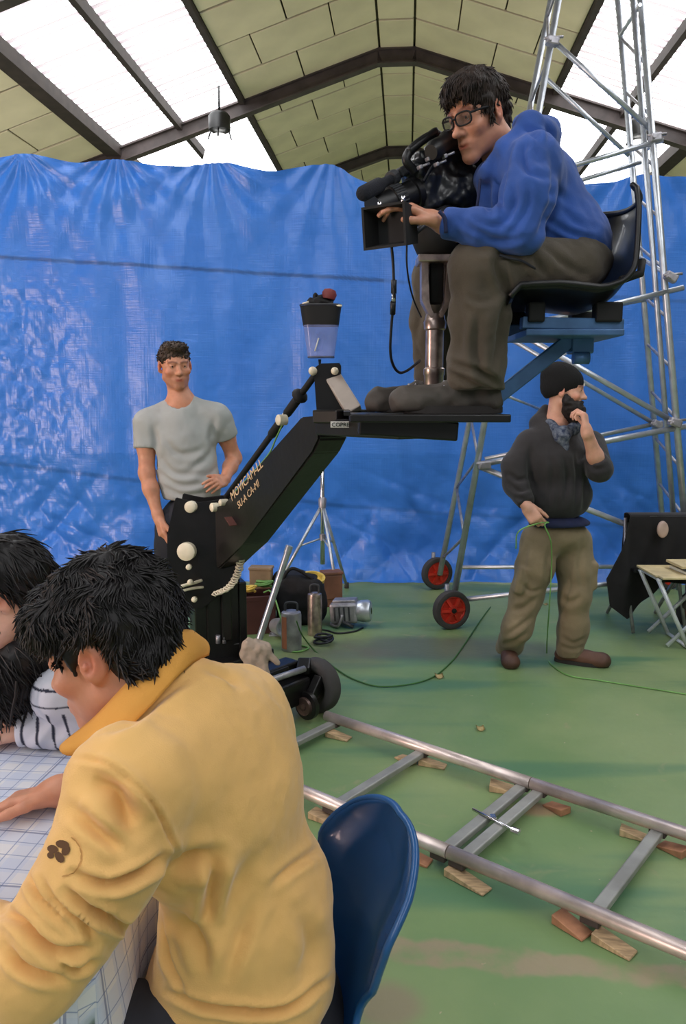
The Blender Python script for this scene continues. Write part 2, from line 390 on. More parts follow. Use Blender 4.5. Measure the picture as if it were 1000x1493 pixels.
def frame(f, up=(0, 0, 1), roll=0.):                    # columns: right, forward, up
    f = Vector(f).normalized(); x = f.cross(Vector(up)).normalized(); z = x.cross(f)
    R = Matrix((x, f, z)).transposed()
    return R @ Matrix.Rotation(roll, 3, 'Y') if roll else R
class Head:
    """a head with a face: skull, brow, eye sockets, nose, lips, chin, ears; local axes right, forward, up; .25 m tall at s=1"""
    def __init__(s, o, R, sc=.95, nose=1., jaw=1., wide=1.): s.o = Vector(o); s.R = R; s.s = sc; s.nose = nose; s.jaw = jaw; s.w = wide
    def p(s, x, y, z): return s.o + s.R @ (Vector((x * s.w, y, z)) * s.s)
    def add(s, fl, neck, nr=.056, ears=True):
        q = s.s; R = s.R; p = s.p; c = lambda a, b, ra, rb, k, op=1: fl.cap(p(*a), p(*b), ra * q, rb * q, k * q, op)
        e = lambda a, r, k, op=1, RR=None: fl.ell(p(*a), [v * q for v in (r[0] * s.w, r[1], r[2])], R if RR is None else R @ RR, k * q, op)
        e((0, -.012, .045), (.074, .096, .083), .02); e((0, .035, -.02), (.064, .06, .085), .03)
        for x in (-1, 1):
            c((x * .052, .005, -.058 * s.jaw), (x * .012, .072, -.1), .019, .017, .03); e((x * .043, .066, -.02), (.022, .024, .019), .02)
            c((x * .012, .092, .032), (x * .046, .076, .033), .009, .008, .012)
        e((0, .08, -.102), (.021, .018, .017), .02); e((0, .079, -.066), (.03, .02, .022), .02)
        for x in (-1, 1): e((x * .032, .1, .012), (.02, .014, .013), .012, -1)
        for x in (-1, 1): e((x * .031, .081, .013), (.0145, .0125, .0115), .004); e((x * .031, .0965, .0122), (.0105, .008, .0042), .002, -1); c((x * .02, .091, .0195), (x * .043, .085, .0185), .0035, .003, .004)
        n = s.nose
        c((0, .09, .02), (0, .108 * (1 + .0 * n), -.02), .008, .011, .012); e((0, .112 * n, -.026), (.0125, .014, .0115), .01)
        for x in (-1, 1): e((x * .0125, .1, -.029), (.008, .011, .008), .008)
        c((-.021, .092, -.0595), (.021, .092, -.0595), .0045, .0045, .006); c((0, .0985, -.058), (0, .0985, -.058), .008, .008, .01)
        c((-.017, .094, -.0715), (.017, .094, -.0715), .0055, .0055, .006); c((-.026, .1, -.0655), (.026, .1, -.0655), .0022, .0022, .003, -1)
        if ears:
            for x in (-1, 1):
                RR = Matrix.Rotation(x * -.35, 3, 'Z') @ Matrix.Rotation(.2, 3, 'X')
                e((x * .078, -.012, .004), (.0085, .022, .034), .006, 1, RR); e((x * .088, -.006, .006), (.0085, .012, .021), .004, -1, RR); e((x * .084, -.002, .0), (.004, .004, .007), .003, 1, RR)
                e((x * .073, -.004, -.024), (.007, .01, .011), .006)
        a = p(0, -.022, -.03); fl.cap(a, neck, nr, nr * 1.08, .03)
    def eyes(s, parent):
        for x in (-1, 1):
            b = MB(); c = s.p(x * .031, .0802, .0122); f = s.R @ Vector((0, 1, 0))
            b.lathe(c - f * .0125 * s.s, f, [(.0125 * s.s * (1 - math.cos(t)), .0125 * s.s * math.sin(t)) for t in np.linspace(.02, 2.35, 10)], 14); b.mi = 1
            b.lathe(c + f * .0088 * s.s, f, [(0, .0062 * s.s), (.0034 * s.s, .003 * s.s), (.0042 * s.s, .0005)], 12)
            b.build('eye', [M['eye'], M['iris']], parent, smooth=True)
    def skin(s, V, T, stub=0., lips=1., brow=(.25, .16, .12), blush=.0):
        R = np.array(s.R); q = (V - np.array(s.o)) @ R / s.s; q[:, 0] /= s.w
        def blob(c, r): return np.clip(1.6 - 1.6 * np.sqrt((((q - np.array(c)) / np.array(r)) ** 2).sum(1)), 0, 1)[:, None]
        near = (np.abs(q) < .16).all(1)[:, None]
        def mixin(w, col): T[:] = np.where(near, T * (1 - w) + w * np.array(col), T)
        if stub:
            w = np.clip((-.038 - q[:, 2]) / .025, 0, 1) * np.clip((q[:, 1] - .0) / .03, 0, 1) * np.clip((q[:, 2] + .13) / .02, 0, 1) * stub; mixin(w[:, None], (.45, .36, .33))
        if blush: mixin(blush * blob((.05, .07, -.025), (.035, .04, .03)), (1., .62, .55)); mixin(blush * blob((-.05, .07, -.025), (.035, .04, .03)), (1., .62, .55))
        mixin(lips * blob((0, .098, -.0655), (.028, .02, .0125)), (.78, .42, .40))
        for x in (-1, 1):
            for k in range(5):
                mixin(.75 * blob((x * (.014 + .0085 * k), .098 - .0035 * k, .034 + .0022 * (2 - abs(k - 2))), (.010, .02, .0075)), brow)
        for x in (-1, 1): mixin(.75 * blob((x * .08, -.01, .003), (.02, .03, .036)), (1., .62, .55))
def hand(fl, w, d, n, side, curl=(.3, .35, .4, .45), thumb=(.75, .3), sc=1., spread=.1, bend=None, r0=.026):
    """palm, four jointed fingers and a thumb. w wrist, d the way the palm runs, n the way the palm faces, side: where the thumb is"""
    w = Vector(w); d = Vector(d).normalized(); n = Vector(n); n = (n - d * n.dot(d)).normalized(); s = Vector(side); s = (s - d * s.dot(d) - n * s.dot(n)).normalized()
    R = Matrix((s, d, n)).transposed()
    fl.box(w + d * .052 * sc, (.039 * sc, .047 * sc, .0135 * sc), R, .0125 * sc, .012)
    fl.cap(w - d * .02, w + d * .02 * sc, r0, .024 * sc, .02); fl.ell(w + d * .035 * sc + s * .022 * sc + n * .008 * sc, (.017 * sc, .028 * sc, .014 * sc), R, .012)
    L = [(.043, .026, .021), (.048, .03, .022), (.044, .028, .021), (.034, .021, .019)]; rad = (.0088, .0092, .0086, .0076); K = []
    for i in range(4):
        x = (.0285 - .019 * i); a = w + d * (.093 - (.004, 0, .004, .012)[i]) * sc + s * x * sc; c = curl[i]; ang = 0; p = a; dr = (d + s * spread * (1.2 - .8 * i)).normalized(); pts = [w + d * .06 * sc + s * x * .8 * sc, p]
        for j in range(3):
            ang += c * (.9, 1.15, .75)[j]; p = p + (dr * math.cos(ang) + n * math.sin(ang)) * L[i][j] * sc; pts.append(p)
        r = rad[i] * sc; fl.chain(pts, [r * 1.1, r * 1.15, r, r * .92, r * .8], .0045); K.append(pts)
    o, c = thumb; a = w + d * .022 * sc + s * .024 * sc; q = (d * math.cos(o) + s * math.sin(o) + n * c).normalized(); b = a + q * .042 * sc
    q2 = (q * .75 + d * .45 + n * c * .4).normalized(); e = b + q2 * .032 * sc; g = e + (q2 + d * .25).normalized() * .024 * sc
    fl.chain([a, b, e, g], [.016 * sc, .012 * sc, .0105 * sc, .0085 * sc], .006); K.append([a, b, e, g]); return K
def skin_mesh(fl, regions, h, hc, parent, heads=(), mname='skin', name='body', base=(1, 1, 1), **kw):
    """one continuous skin mesh, tightened over the face and the hands"""
    V, F = fl.mesh(hc, regions, h); V = relax(V, F, 1, .35); T = np.ones((len(V), 3)) * np.array(base)
    T *= (1 + .05 * fbm(V / .03, 2, 5))[:, None] ** np.array([.3, 1, 1.2])
    for hd in heads: hd.skin(V, T, **kw)
    return link(name, npmesh(name, V, F, np.clip(T, 0, 1)), M[mname], parent)
def around(pts, pad):
    a = np.array([list(p) for p in pts]); return a.min(0) - pad, a.max(0) + pad
def locks(name, roots, m, parent, seg=4, r=.004, seed=1):
    """hair: tapered locks in one mesh. roots: (start, direction, length, droop)"""
    rg = random.Random(seed); b = MB()
    for o, d, L, g in roots:
        o = Vector(o); d = Vector(d).normalized(); p = o.copy(); pts = [p.copy()]
        for k in range(seg):
            d = (d + Vector(g) + Vector((rg.uniform(-1, 1), rg.uniform(-1, 1), rg.uniform(-1, 1))) * .18).normalized(); p = p + d * L / seg; pts.append(p.copy())
        b.tube(pts, [r * q for q in (.8, 1.1, 1., .7, .15)[:seg + 1]], 5, caps=False)
    return b.build(name, m, parent, smooth=True)

def hairlocks(name, ho, hd, pick, m, parent, n, L, r, flow, droop, seed=1, lift=.3, jit=.35):
    """locks rooted all over a hair cap and combed along flow (given in head axes)"""
    rg = random.Random(seed); vs = ho.data.vertices; out = []; k = 0; Ri = np.array(hd.R); c = np.array(list(hd.o))
    while len(out) < n and k < n * 12:
        k += 1; v = vs[rg.randrange(len(vs))]; q = (np.array(list(v.co)) - c) @ Ri / hd.s
        if not pick(*q): continue
        nr = v.normal; fl = hd.R @ Vector(flow(*q)); fl = fl - nr * fl.dot(nr)
        if fl.length < 1e-5: continue
        fl.normalize(); out.append((v.co - nr * r * .6, fl + nr.cross(fl) * rg.uniform(-jit, jit) + nr * lift, L * rg.uniform(.6, 1.3), droop))
    return locks(name, out, M[m], parent, 4, r, seed)

# ------------------------------------------------------------------ palette
M = {}
def reg(k, *a, **kw): M[k] = mat(k, *a, **kw); return M[k]
reg('ceiling_panel', rgb(222, 208, 176), .75, var=.06, vscale=1.2)
reg('joint', rgb(66, 60, 46), .9)
reg('steel_dark', rgb(68, 58, 56), .6, .0, var=.2, vscale=4, bump=.1)
reg('purlin', rgb(56, 46, 42), .8)
reg('galv', rgb(196, 202, 210), .36, .75, var=.1, vscale=12)
reg('galv_old', rgb(168, 166, 172), .45, .7, var=.16, vscale=14, bump=.1)
reg('chrome', rgb(225, 225, 228), .16, 1.)
reg('black_paint', rgb(13, 11, 12), .36, var=.3, vscale=8, bump=.08, bscale=30)
reg('black_plastic', rgb(15, 15, 17), .45, var=.2)
reg('matt_black', rgb(11, 11, 13), .75, var=.2)
reg('dark_grey', rgb(58, 60, 64), .55, var=.2)
reg('rubber', rgb(66, 63, 62), .85, var=.15)
reg('red_plastic', rgb(205, 52, 34), .45)
reg('hub_metal', rgb(96, 78, 72), .4, .6)
reg('ivory', rgb(236, 224, 198), .4)
reg('pipe', rgb(186, 168, 160), .3, .85, var=.2, vscale=25)
reg('rail', rgb(216, 200, 194), .36, .55, var=.15, vscale=9)
reg('sleeper_paint', rgb(158, 158, 154), .5, .3, var=.15)
reg('wood', rgb(196, 166, 128), .7, var=.2, vscale=14, stretch=(1, 6, 1))
reg('wood_red', rgb(176, 124, 92), .7, var=.2, vscale=14)
reg('blue_steel', rgb(74, 112, 158), .45, .35, var=.2)
reg('tag_white', rgb(222, 220, 214), .5)
reg('letter', rgb(226, 190, 150), .5)
reg('yellow_tape', rgb(232, 196, 88), .5)
reg('orange_case', rgb(140, 92, 70), .6)
reg('nylon', rgb(18, 18, 22), .8, var=.3, vscale=20, bump=.2)
reg('cable_green', rgb(118, 170, 92), .5)
reg('cable_black', rgb(20, 22, 32), .45)
reg('cable_floor', rgb(58, 104, 44), .6)
reg('glove', rgb(176, 156, 138), .9, var=.15, bump=.3)
reg('black_cloth', rgb(11, 10, 13), .9, var=.3, vscale=10, sheen=.2)
reg('paper', rgb(236, 232, 218), .6, var=.03)
reg('cream_wood', rgb(226, 206, 160), .55, var=.1)
reg('white_metal', rgb(228, 232, 238), .35, .3)
reg('lamp_black', rgb(8, 8, 10), .4)
reg('eye', rgb(226, 222, 216), .25); reg('iris', rgb(46, 34, 28), .2)
reg('skin', rgb(206, 148, 120), .5, var=.05, vscale=30, bump=.05, bscale=300, attr=True, sss=.12)
reg('skin_pale', rgb(216, 168, 146), .5, var=.05, vscale=30, bump=.05, bscale=300, attr=True, sss=.12)
reg('hair_black', rgb(20, 17, 18), .5, var=.25, vscale=30, spec=.35)
reg('hair_brown', rgb(44, 33, 27), .6, spec=.3, var=.3, vscale=40)
reg('hair_grey', rgb(82, 66, 56), .6, var=.3, vscale=40)
reg('beard', rgb(26, 19, 17), .7, var=.3, vscale=60)
reg('yellow_fleece', rgb(232, 184, 112), .92, var=.05, vscale=5, bump=.12, bscale=420, sheen=.25, attr=True)
reg('hoodie_blue', rgb(44, 82, 158), .9, var=.12, vscale=7, bump=.12, bscale=300, sheen=.15, attr=True)
reg('trousers_brown', rgb(80, 72, 60), .9, var=.15, vscale=6, bump=.15, bscale=200, sheen=.1)
reg('cargo', rgb(128, 114, 88), .9, var=.12, vscale=6, bump=.15, bscale=200, sheen=.1)
reg('grey_tee', rgb(166, 168, 166), .9, var=.05, vscale=5, bump=.08, bscale=300)
reg('jacket_dark', rgb(46, 44, 46), .88, var=.15, vscale=6, bump=.12, bscale=240, sheen=.15)
reg('dark_trousers', rgb(36, 38, 46), .9, var=.2)
reg('navy', rgb(34, 42, 78), .9, var=.2)
reg('boot', rgb(70, 64, 58), .7, var=.2, bump=.1)
reg('shoe_brown', rgb(92, 62, 48), .6, var=.25)
reg('sole', rgb(44, 40, 38), .8)
reg('beanie', rgb(13, 13, 15), .95, var=.2, bump=.3, bscale=220)
reg('scarf', rgb(40, 52, 78), .9, col2=rgb(110, 118, 130), vscale=55)
reg('chair_blue', rgb(30, 84, 140), .34, var=.06, vscale=4, coat=.2)
reg('glass_dark', rgb(24, 20, 22), .25)

# ------------------------------------------------------------------ the setting, in hall axes (A along the hall, B across it)
HA = Vector((math.sin(HALL), math.cos(HALL), 0)); HB = Vector((HA.y, -HA.x, 0)); RH = Matrix((HB, HA, Vector((0, 0, 1)))).transposed()
B0 = -.23                                               # the ridge lies this far left of the camera
D1, BAY = 14.0, 5.05
ZR, SL = 7.42, .325                                     # ridge height and roof slope
def H(b, a, z): return HB * (b + B0) + HA * a + Vector((0, 0, z))
def roof(b, a, dz=0.): return H(b, a, ZR - max(abs(b) - .3, 0) * SL + dz)
HWID = 9.2; HEND = 24.0; HFRONT = -3.5

# floor
def floor_mat():
    m = bpy.data.materials.new('painted_concrete'); m.use_nodes = True; n = N(m); b = m.node_tree.nodes['Principled BSDF']; tc = n('ShaderNodeTexCoord')
    def noise(sc, det=6, st=None, dist=0.):
        k = n('ShaderNodeTexNoise'); k.inputs['Scale'].default_value = sc; k.inputs['Detail'].default_value = det; k.inputs['Distortion'].default_value = dist
        if st:
            mp = n('ShaderNodeMapping'); mp.inputs['Scale'].default_value = st; mp.inputs['Rotation'].default_value = (0, 0, .12); n.l(tc.outputs['Object'], mp.inputs[0]); n.l(mp.outputs[0], k.inputs['Vector'])
        else: n.l(tc.outputs['Object'], k.inputs['Vector'])
        return k.outputs[0]
    def ramp(s, a, c):
        r = n('ShaderNodeMapRange'); r.inputs[1].default_value = a; r.inputs[2].default_value = c; r.interpolation_type = 'SMOOTHSTEP'; n.l(s, r.inputs[0]); return r.outputs[0]
    def mix(f, A, B_):
        k = n('ShaderNodeMix'); k.data_type = 'RGBA'
        if isinstance(f, float): k.inputs[0].default_value = f
        else: n.l(f, k.inputs[0])
        for i, q in ((6, A), (7, B_)):
            if isinstance(q, tuple): k.inputs[i].default_value = (*q, 1)
            else: n.l(q, k.inputs[i])
        return k.outputs[2]
    c = mix(ramp(noise(.9, 5), .38, .66), rgb(112, 140, 92), rgb(136, 154, 106))
    c = mix(ramp(noise(1.1, 4, (.5, 2.6, 1)), .5, .68), c, rgb(88, 126, 92))            # darker worn lanes
    c = mix(ramp(noise(5., 8, None, 1.), .62, .8), c, rgb(150, 150, 112))                # dusty scuffs
    c = mix(ramp(noise(26., 3), .72, .78), c, rgb(176, 164, 138))                        # chips to bare concrete
    # the cracked strip of bare concrete and the oil stain, at their places on the floor
    sx = n('ShaderNodeSeparateXYZ'); n.l(tc.outputs['Object'], sx.inputs[0])
    def math_(op, a, b_=None, c_=None):
        k = n('ShaderNodeMath'); k.operation = op
        for i, q in enumerate((a, b_, c_)):
            if q is None: continue
            if isinstance(q, (int, float)): k.inputs[i].default_value = q
            else: n.l(q, k.inputs[i])
        return k.outputs[0]
    wob = math_('MULTIPLY_ADD', noise(5., 4), .16, -.08)
    a, b2 = G(565, 1385), G(1000, 1425); dx = (b2 - a).normalized(); nx = Vector((-dx.y, dx.x, 0)); off = a.dot(nx)
    dist = math_('ABSOLUTE', math_('ADD', math_('SUBTRACT', math_('ADD', math_('MULTIPLY', sx.outputs[0], nx.x), math_('MULTIPLY', sx.outputs[1], nx.y)), off), wob))
    strip = math_('MULTIPLY', math_('SUBTRACT', 1., ramp(dist, .03, .062)), math_('MULTIPLY_ADD', ramp(noise(9., 5), .3, .62), .85, .1))
    c = mix(strip, c, rgb(150, 138, 112))
    def spot(px, py, rx, ry, col, amt):
        nonlocal c
        g = G(px, py); ex = math_('DIVIDE', math_('SUBTRACT', sx.outputs[0], g.x), rx); ey = math_('DIVIDE', math_('SUBTRACT', sx.outputs[1], g.y), ry)
        r = math_('SQRT', math_('ADD', math_('MULTIPLY', ex, ex), math_('MULTIPLY', ey, ey))); r = math_('ADD', r, math_('MULTIPLY', wob, 4.))
        c = mix(math_('MULTIPLY', math_('SUBTRACT', 1., ramp(r, .45, 1.15)), amt), c, col)
    spot(640, 945, .95, .32, rgb(92, 92, 82), .75); spot(790, 1180, .12, .06, rgb(162, 130, 104), .8); spot(560, 1465, .12, .1, rgb(140, 128, 106), .8); spot(480, 960, .5, .3, rgb(128, 112, 90), .35)
    n.l(c, b.inputs['Base Color']); rr = n('ShaderNodeMapRange'); rr.inputs[3].default_value = .32; rr.inputs[4].default_value = .6; n.l(noise(3., 6), rr.inputs[0]); n.l(rr.outputs[0], b.inputs['Roughness'])
    b.inputs['Specular IOR Level'].default_value = .35
    bp = n('ShaderNodeBump'); bp.inputs['Strength'].default_value = .12; bp.inputs['Distance'].default_value = .01; n.l(noise(30., 8), bp.inputs['Height']); n.l(bp.outputs[0], b.inputs['Normal'])
    return m
b = MB(); b.grid(lambda s, t: H(-HWID + 2 * HWID * s, HFRONT + (HEND - HFRONT) * t, 0), 2, 2, False)
struct(b.build('floor', floor_mat()))
reg('wall_plaster', rgb(176, 172, 158), .85)
ZE = ZR - (HWID - .3) * SL
for nm, pts in (('wall_left', ((-HWID, HFRONT), (-HWID, HEND))), ('wall_right', ((HWID, HEND), (HWID, HFRONT)))):
    b = MB(); (b0, a0), (b1, a1) = pts; sg = -1 if b0 < 0 else 1
    b.box(H(b0 + sg * .1, (a0 + a1) / 2, ZE / 2), (.2, abs(a1 - a0), ZE), RH); struct(b.build(nm, M['wall_plaster']))
b = MB(); b.prism([H(-HWID, HEND, 0), H(HWID, HEND, 0), H(HWID, HEND, ZE), H(.3, HEND, ZR), H(-.3, HEND, ZR), H(-HWID, HEND, ZE)], HA, .2); struct(b.build('wall_back', M['wall_plaster']))

# ceiling: a deck above, boards hung below it, two strips of corrugated translucent sheet per bay
SK0, SK1, SKM = 2.64, 4.85, 3.72
def deck():
    b = MB()
    for sg in (-1, 1):
        for b0, b1 in ((0, SK0 - .05), (SK1 + .05, HWID + .3)):
            f = lambda s, t: roof(sg * (b0 + (b1 - b0) * s), HFRONT + (HEND - HFRONT) * t, .09)
            b.grid(f, 6, 2, False)
    return b.build('ceiling', M['joint'])
CE = struct(deck())
pm = {}
def panel(sg, b0, b1, a0, a1):                          # one ceiling board; alike boards share their mesh
    w = b1 - b0; l = a1 - a0; key = (round(w, 3), round(l, 3))
    if key not in pm:
        q = MB(); q.box((0, 0, 0), (w * math.sqrt(1 + SL * SL) - .02 if b0 > .2 else w - .02, l - .05, .04), None, .008, 1); o = q.build('ceiling_panel', M['ceiling_panel'], CE); pm[key] = o.data
    else:
        o = bpy.data.objects.new('ceiling_panel', pm[key]); COL.objects.link(o); adopt(o, CE)
    c = sg * (b0 + b1) / 2; sl = math.atan(SL) * (1 if c > 0 else -1) if b0 >= .29 else 0
    p = roof(c, (a0 + a1) / 2, .04 + random.uniform(-.006, .006))
    o.matrix_basis = Matrix.Translation(p) @ RH.to_4x4() @ Matrix.Rotation(sl, 4, 'Y'); return o
ROW = BAY / 5
for bay in range(-1, 3):
    A0 = D1 - BAY + bay * BAY
    for r in range(5):
        a0 = A0 + r * ROW; a1 = a0 + ROW
        if a0 < 6.0 or a1 > HEND: continue
        panel(1, -.28, .28, a0, a1)
        for sg in (-1, 1):
            cuts = [.3, .95, 2.1, SK0 - .06] if (r + bay) % 2 else [.3, 1.55, SK0 - .06]
            for u, v in zip(cuts, cuts[1:]): panel(sg, u, v, a0, a1)
            cuts = [SK1 + .06, 5.8, 7.0, 8.2, HWID] if (r + bay) % 2 else [SK1 + .06, 6.4, 7.6, HWID]
            for u, v in zip(cuts, cuts[1:]): panel(sg, u, v, a0, a1)
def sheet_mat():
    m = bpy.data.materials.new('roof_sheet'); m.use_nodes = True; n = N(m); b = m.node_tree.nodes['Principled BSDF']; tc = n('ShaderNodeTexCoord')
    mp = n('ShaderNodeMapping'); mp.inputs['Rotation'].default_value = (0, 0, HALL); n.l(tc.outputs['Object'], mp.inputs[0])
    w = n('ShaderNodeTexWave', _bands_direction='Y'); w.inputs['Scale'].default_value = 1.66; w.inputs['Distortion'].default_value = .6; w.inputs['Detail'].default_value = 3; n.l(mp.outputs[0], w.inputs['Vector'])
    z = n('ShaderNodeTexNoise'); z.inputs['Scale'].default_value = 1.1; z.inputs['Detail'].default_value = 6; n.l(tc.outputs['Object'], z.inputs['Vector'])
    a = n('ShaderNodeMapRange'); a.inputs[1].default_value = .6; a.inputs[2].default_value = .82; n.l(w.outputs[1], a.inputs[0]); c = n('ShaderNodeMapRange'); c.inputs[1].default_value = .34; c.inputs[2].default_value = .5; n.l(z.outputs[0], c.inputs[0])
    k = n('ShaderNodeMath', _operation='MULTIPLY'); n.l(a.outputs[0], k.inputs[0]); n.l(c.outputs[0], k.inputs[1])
    x = n('ShaderNodeMix'); x.data_type = 'RGBA'; x.inputs[6].default_value = (.97, .985, 1, 1); x.inputs[7].default_value = (.10, .075, .085, 1); kk = n('ShaderNodeMapRange'); kk.inputs[1].default_value = .01; kk.inputs[2].default_value = .10; n.l(k.outputs[0], kk.inputs[0]); n.l(kk.outputs[0], x.inputs[0])     # dark lines painted into the glow: shading of the corrugations, and grime
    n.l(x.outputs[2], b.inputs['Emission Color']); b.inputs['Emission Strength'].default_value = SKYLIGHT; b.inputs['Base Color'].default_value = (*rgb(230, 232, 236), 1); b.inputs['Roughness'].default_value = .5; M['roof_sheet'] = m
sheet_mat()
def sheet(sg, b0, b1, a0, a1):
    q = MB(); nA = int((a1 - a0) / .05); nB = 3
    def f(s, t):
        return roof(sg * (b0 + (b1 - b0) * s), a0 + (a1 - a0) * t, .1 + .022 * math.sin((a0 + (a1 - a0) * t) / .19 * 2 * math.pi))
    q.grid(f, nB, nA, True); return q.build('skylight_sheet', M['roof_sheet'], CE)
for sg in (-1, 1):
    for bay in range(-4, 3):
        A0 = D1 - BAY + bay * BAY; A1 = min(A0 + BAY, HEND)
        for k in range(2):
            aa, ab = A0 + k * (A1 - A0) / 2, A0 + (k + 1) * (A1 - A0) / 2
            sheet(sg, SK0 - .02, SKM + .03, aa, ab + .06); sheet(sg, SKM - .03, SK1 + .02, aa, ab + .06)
# eaves of corrugated deck laps that show as the dirty ragged rims of the skylights
for sg in (-1, 1):
    for (bb, w, hh) in ((SK0 - .02, .09, .12), (SKM, .09, .16), (SK1 + .05, .26, .2)):
        q = MB(); q.bar(roof(sg * bb, HFRONT, .02), roof(sg * bb, HEND, .02), w, hh); q.build('purlin', M['purlin'], CE)
    for bb in (1.7, 7.8):
        q = MB(); q.bar(roof(sg * bb, HFRONT, .16), roof(sg * bb, HEND, .16), .06, .06); q.build('purlin', M['purlin'], CE)
for k in range(-2, 3):                                  # steel portal frames: flanged rafters meeting in a flat crown
    a = D1 + k * BAY
    if a > HEND or a < -4: continue
    up = Vector((0, 0, .11))
    for sg in (-1, 1):
        q = MB(); p0, p1 = roof(sg * .3, a, -.1), roof(sg * HWID, a, -.1)
        q.bar(p0, p1, .04, .22, ext=.02); q.bar(p0 - up, p1 - up, .17, .025, ext=.03); q.bar(p0 + up, p1 + up, .17, .025)
        for t in (.33, .66): q.bar(p0.lerp(p1, t) - up, p0.lerp(p1, t) + up, .02, .16)
        q.build('rafter', M['steel_dark'], CE)
    q = MB(); p0, p1 = roof(-.32, a, -.1), roof(.32, a, -.1); q.bar(p0, p1, .04, .22); q.bar(p0 - up, p1 - up, .17, .025); q.bar(p0 + up, p1 + up, .17, .025); q.build('rafter', M['steel_dark'], CE)

# ------------------------------------------------------------------ tarpaulin curtain across the hall
def tarp():
    TOP = [(-400, 240), (-120, 214), (-40, 232), (10, 226), (52, 219), (90, 226), (130, 234), (185, 229), (235, 236), (270, 240), (318, 235), (345, 236), (372, 245), (402, 251), (440, 243), (488, 239), (520, 262), (556, 274), (600, 262), (650, 252), (700, 282), (760, 290), (830, 272), (870, 270), (905, 258), (940, 262), (1000, 264), (1060, 272), (1120, 256), (1400, 262)]
    px = [p[0] for p in TOP]; py = [p[1] for p in TOP]; nu, nv = 620, 240; VT = 7.0
    S = np.linspace(-390, 1390, nu); top = np.interp(S, px, py); ker = np.ones(9) / 9; top = np.convolve(np.pad(top, 4, mode='edge'), ker, 'valid')
    U = (S - 500) / 1140 * VT; ztop = np.array([P(s, t, VT).z for s, t in zip(S, top)])
    T = np.linspace(0, 1, nv)                           # 0 top .. 1 bottom
    u = np.repeat(U[:, None], nv, 1); z = ztop[:, None] * (1 - T)[None] + .0 * T[None]
    q = np.stack([u.ravel(), np.zeros(u.size), z.ravel()], 1)
    d = np.zeros(u.shape)
    hang = [52, 185, 318, 488, 650, 905, 1120, -120]    # pulled points: folds fan out below them
    for i, hx in enumerate(hang):
        hu = (hx - 500) / 1140 * VT; dz = (3.75 - z); r = np.hypot(u - hu, dz * .6) + .03; th = np.arctan2(u - hu, np.maximum(dz, .02))
        w = np.exp(-r / 1.1) * np.clip(r / .12, 0, 1)
        d += .012 * w * np.sin(th * 15 + 2. * i + 1.5 * np.sin(r * 3 + i))
    d += .011 * vnoise(np.stack([u.ravel() / .16, 0 * u.ravel(), z.ravel() / 1.9], 1), 3).reshape(u.shape)      # hanging folds
    d += .05 * vnoise(np.stack([u.ravel() / .7, 0 * u.ravel(), z.ravel() / 2.2], 1), 5).reshape(u.shape)
    low = np.clip((1.15 - z) / .5, 0, 1)                 # slack, crumpled lower part
    def cre(ax, az, sc, sd):
        k = vnoise(np.stack([(u * ax + z * az).ravel() / sc, 0 * u.ravel() + 7, (u * -az + z * ax).ravel() / (sc * 5)], 1), sd).reshape(u.shape); return 1 - np.abs(k) * 1.6
    d += low * (.022 * cre(.8, .6, .2, 11) + .026 * cre(.75, -.66, .24, 12) + .014 * cre(.4, .9, .13, 13)) + low * .008 * fbm(np.stack([u.ravel() / .12, 0 * u.ravel(), z.ravel() / .12], 1), 3, 15).reshape(u.shape)
    fine = fbm(np.stack([u.ravel() / .075, 0 * u.ravel(), z.ravel() / .1], 1), 3, 21).reshape(u.shape)
    lft = np.clip((-2.1 - u) / .7, 0, 1) * np.clip((2.9 - z) / .5, 0, 1); d += fine * (.002 + .009 * lft)
    d += low * .05 - .28 * np.clip((.35 - z) / .35, 0, 1) ** 2 * .6
    y = VT - .035 * u + d - .06 * (3.6 - z) * .2
    V = np.stack([u.ravel(), y.ravel(), np.maximum(z, .012).ravel()], 1); I = np.arange(nu * nv).reshape(nu, nv)
    F = np.stack([I[:-1, :-1].ravel(), I[:-1, 1:].ravel(), I[1:, 1:].ravel(), I[1:, :-1].ravel()], 1)
    m = bpy.data.materials.new('blue_polythene'); m.use_nodes = True; n = N(m); b = m.node_tree.nodes['Principled BSDF']; tc = n('ShaderNodeTexCoord')
    nz = n('ShaderNodeTexNoise'); nz.inputs['Scale'].default_value = 1.3; nz.inputs['Detail'].default_value = 5; n.l(tc.outputs['Object'], nz.inputs['Vector'])
    mx = n('ShaderNodeMix'); mx.data_type = 'RGBA'; mx.inputs[6].default_value = (*rgb(46, 110, 206), 1); mx.inputs[7].default_value = (*rgb(66, 132, 222), 1); n.l(nz.outputs[0], mx.inputs[0])
    at = n('ShaderNodeVertexColor'); at.layer_name = 'tint'; mu = n('ShaderNodeMix'); mu.data_type = 'RGBA'; mu.blend_type = 'MULTIPLY'; mu.inputs[0].default_value = 1; n.l(mx.outputs[2], mu.inputs[6]); n.l(at.outputs[0], mu.inputs[7])
    n.l(mu.outputs[2], b.inputs['Base Color']); b.inputs['Roughness'].default_value = .33; b.inputs['Specular IOR Level'].default_value = .5
    wv = []
    for rot in (0, 1):
        k = n('ShaderNodeTexNoise'); k.inputs['Scale'].default_value = 1; k.inputs['Detail'].default_value = 2
        mp = n('ShaderNodeMapping'); mp.inputs['Scale'].default_value = (60, 1, 3) if rot else (4, 1, 90); n.l(tc.outputs['Object'], mp.inputs[0]); n.l(mp.outputs[0], k.inputs['Vector']); wv.append(k.outputs[0])
    ad = n('ShaderNodeMath'); n.l(wv[0], ad.inputs[0]); n.l(wv[1], ad.inputs[1])
